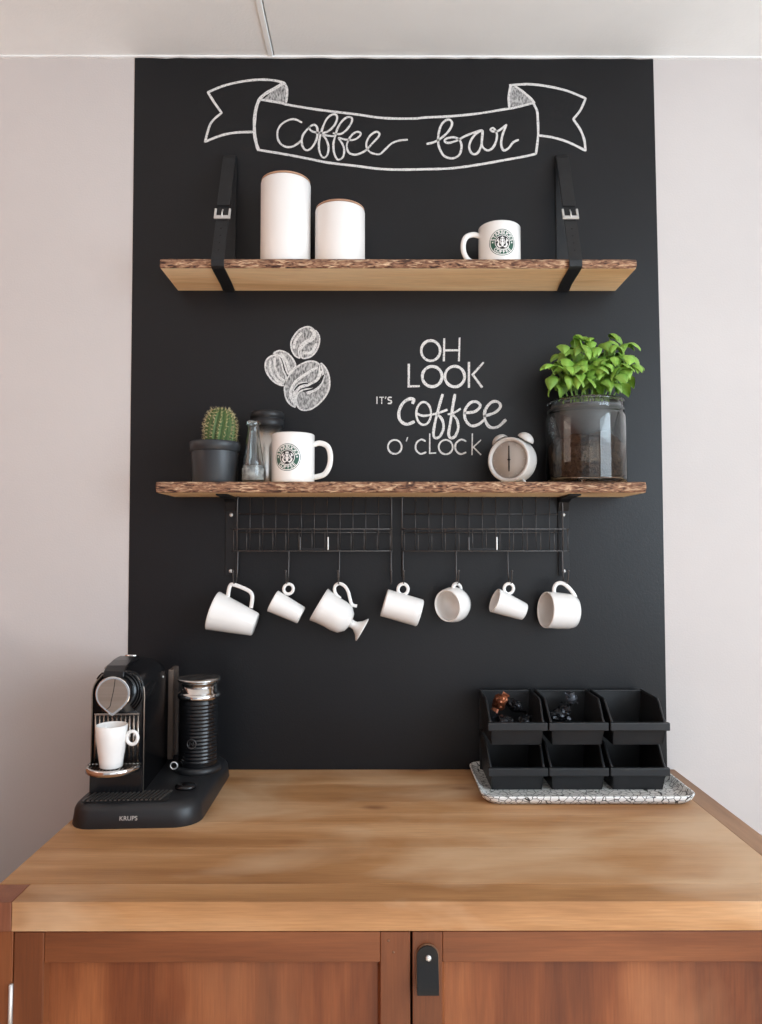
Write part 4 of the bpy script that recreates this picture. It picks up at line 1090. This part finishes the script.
# head with rings
hc = Vector((-.0405, 0, .2145))
for i, r_ in enumerate((.034, .0385, .043)):
    P = [(hc.x + .003 + r_ * math.cos(a), -.0965, hc.z + r_ * math.sin(a)) for a in [(-50 + 200 * q / 24) * PI / 180 for q in range(25)]]
    P = [p for p in P if bcx - hw + .003 < p[0] < bcx + hw - .003 and p[2] < .249]
    lo(MB().tube(P, .0016, 6), 'head_ring', 'black_plastic')
RY = Matrix.Rotation(PI / 2, 4, 'X')
lo(MB().lathe([(0, 0), (.029, 0), (.029, .022), (0, .022)], 40, mtx=Matrix.Translation((hc.x, -.094, hc.z)) @ RY), 'brew_head', 'black_plastic')
def drop(sc, n=40):
    P = []
    for i in range(n):
        a = 2 * PI * i / n - PI / 2; rr = .0295 * sc
        z = rr * math.sin(a); x = rr * math.cos(a)
        if a < -PI / 2 + .75 or a > 1.5 * PI - .75:
            q = abs((a + PI / 2) if a < PI / 2 else (a - 1.5 * PI)) / .75; tipz = -.0295 * 1.28 * sc
            ez = rr * math.sin(-PI / 2 + .75); ex = rr * math.cos(-PI / 2 + .75) * (1 if a < PI / 2 else -1)
            x = ex * q; z = tipz + (ez - tipz) * q ** 1.15
        P.append((hc.x + x, hc.z + z))
    return P
dk = lo(MB().prism(drop(1.0), -.1215, -.116, 'y'), 'front_disc', 'chrome', bevel=.0012); dk['label'] = 'bright chrome drop-shaped front disc'
lo(MB().prism(drop(.87), -.1222, -.1214, 'y'), 'disc_plate', 'disc', dk)
sm = cat_rom([(hc.x + .004, -.1223, hc.z + .025), (hc.x + .002, -.1223, hc.z + .008), (hc.x - .002, -.1223, hc.z - .012), (hc.x - .004, -.1223, hc.z - .021), (hc.x - .010, -.1223, hc.z - .026)], 4)
lo(MB().tube(sm, .0006, 5), 'disc_seam', 'hole', dk)
# grille behind the cup
gl = lo(MB().box(-.078, -.001, -.0965, -.0945, .090, .175), 'grille', 'black_plastic')
lo(MB().box(-.078, -.001, -.099, -.0955, .1735, .177, .0006), 'grille_bar', 'grille', gl)
for i in range(11):
    x = -.0755 + i * .0072; lo(MB().tube([(x, -.0965, .092), (x, -.0965, .174)], .0022, 8), 'grille_rib', 'grille', gl)
# cup support: half disc with chrome edge
sup = [( -.0395 + .0445 * math.cos(a), -.110 + .046 * math.sin(a)) for a in [PI + PI * q / 20 for q in range(21)]] + [(.005, -.096), (-.084, -.096)]
cs = lo(MB().prism(sup, .0840, .0925, 'z'), 'cup_support', 'black_plastic')
arc = [Vector((x, y, .0775)) for x, y in sup[:21]]
lo(loft([[(-.0395 + (x + .0395) * f_, -.110 + (y + .110) * f_, z) for x, y in sup[:21]] for f_, z in ((.97, .0835), (1.04, .0845), (1.04, .0920), (.99, .0940), (.93, .0938), (.93, .0835))], False, False), 'chrome_rim', 'chrome', cs)
for i in range(13):
    x = -.078 + i * .0063; yy = -.110 - .041 * math.sqrt(max(0, 1 - ((x + .0395) / .041) ** 2))
    lo(MB().box(x - .0011, x + .0011, yy, -.097, .0925, .0940), 'support_slat', 'grille', cs)
lo(MB().box(-.0835, .0055, -.1015, -.094, .041, .0835, .001), 'drip_box', 'black_plastic')
# lever handle
P = [(-.106, .240), (-.103, .250), (-.085, .2575), (-.05, .2618), (-.02, .2635), (-.004, .2630), (-.002, .257), (-.02, .2560), (-.055, .2545), (-.09, .2510), (-.099, .2450), (-.102, .2385)]
lever = lo(MB().prism(P, bcx - .024, bcx + .012, 'x'), 'lever', 'black_plastic', bevel=.0018)
lo(MB().tube([(bcx - .0245, -.09, .2535), (bcx - .0245, -.03, .2605)], .0022, 6), 'lever_edge', 'disc', lever)
lo(MB().tube([(bcx - .014, -.005, .2630), (bcx + .006, -.005, .2630)], .0022, 8), 'lever_end', 'chrome', lever)
# water tank at the back and fittings
lo(MB().box(.0065, .0175, .085, .135, .045, .222, .002), 'water_tank', 'tank')
lo(MB().lathe([(.0055, 0), (.0075, .0008), (.0075, .0035), (.0055, .004)], 24, mtx=Matrix.Translation((.0365, .012, .055)) @ RY, closed=True), 'connector_ring', 'silver')
lo(MB().ball((.0055, .045, .215), .0022), 'side_button', 'silver')
lo(MB().tube([(.0066, -.070, .200), (.0066, -.02, .215)], .0014, 6), 'side_slot', 'hole')
# milk station
lo(MB().lathe([(0, .040), (.043, .040), (.043, .046), (.0412, .050), (.039, .0513), (0, .0513)], 44, mtx=Matrix.Translation((.0775, .034, 0))), 'frother_base', 'black_satin')
lo(MB().lathe([(0, .040), (.0125, .040), (.0128, .043), (.0115, .0455), (0, .0465)], 28, mtx=Matrix.Translation((.077, -.082, 0)) @ Matrix.Diagonal((1.45, 1.25, 1.05, 1))), 'milk_dial', 'black_plastic')
lo(MB().ball((.1115, .02, .027), .002), 'side_stud', 'silver')
# brand lettering on the front
vs, fs = text_mesh('KRUPS', .0100, .006)
lt = lo(MB().add([(.0 + v.x * 1.02 - .0015, bf + .0001 + .0012 * 0 - .0006 + (v.y + .017) * .10, v.y + .0165) for v in vs], fs, True), 'brand_lettering', 'silver', recalc=False)

# cup on the support
cl = mw(mach) @ Vector((-.0385, -.130, .0942))
cup = empty('espresso_cup', cl, 'white espresso cup with ring handle on the chrome cup support of coffee machine', 'cup')
ch_ = .070; cr_ = .0262
prof = [(cr_ * .66, 0), (cr_ * .72, .0015), (cr_ * .76, .012), (cr_ * .90, .036), (cr_ * .97, .052), (cr_, ch_)]
MB().lathe(cup_profile(prof, .0024, ch_), 48, mtx=Matrix.Translation(cl)).build('cup_body', 'ceramic', cup)
hp = [(cr_ + .0095 + .0092 * math.cos(a), .049 + .0108 * math.sin(a)) for a in [2 * PI * i / 20 for i in range(20)]]
MB().tube([cl + Vector((a, -.002, z)) for a, z in hp], .0031, 10, closed=True).build('handle', 'ceramic', cup)

# milk frother jug
fl = mw(mach) @ Vector((.0775, .034, .0516))
jug = empty('milk_frother', fl, 'black ribbed milk frother jug with chrome collar and lid beside the espresso machine', 'milk frother')
T = Matrix.Translation(fl); R = .0370; HB = .125
prof = [(0, 0), (R * .96, 0), (R * .98, .002)]
for i in range(17):
    z = .006 + i * (HB - .010) / 17; dz = (HB - .010) / 17
    prof += [(R * .965, z), (R, z + dz * .25), (R * 1.0, z + dz * .70), (R * .965, z + dz * .95)]
prof += [(R * .98, HB), (0, HB)]
MB().lathe(prof, 56, mtx=T).build('jug_body', 'black_plastic', jug)
MB().lathe([(R * .9, HB), (R * 1.06, HB), (R * 1.09, HB + .003), (R * 1.09, HB + .008), (R * 1.02, HB + .011), (R * .93, HB + .013), (R * .93, HB + .030), (0, HB + .030)], 56, mtx=T).build('collar', 'chrome', jug)
MB().lathe([(0, HB + .030), (R * .96, HB + .030), (R * 1.10, HB + .033), (R * 1.12, HB + .036), (R * 1.08, HB + .0385), (R * .4, HB + .0375), (R * .3, HB + .036), (0, HB + .036)], 56, mtx=T).build('jug_lid', 'steel_cup', jug)
az = -PI / 2 - .12
em = MB(); rr = R + .0006; e0 = []
for i in range(24):
    a = 2 * PI * i / 24; e0.append(fl + Vector((rr * math.cos(az + .0085 * math.cos(a) / R), rr * math.sin(az + .0085 * math.cos(a) / R), .046 + .0085 * math.sin(a))))
em.tube(e0, .0010, 6, closed=True); bt_ = em.build('power_button', 'wire', jug)
e0 = [fl + Vector((rr * math.cos(az + u_ / R), rr * math.sin(az + u_ / R), .046 + v_)) for u_, v_ in ((-.0035, -.004), (-.0035, .004), (.0035, -.004), (.0035, .004))]
MB().tube(e0, .0007, 5).build('button_mark', 'wire', bt_)
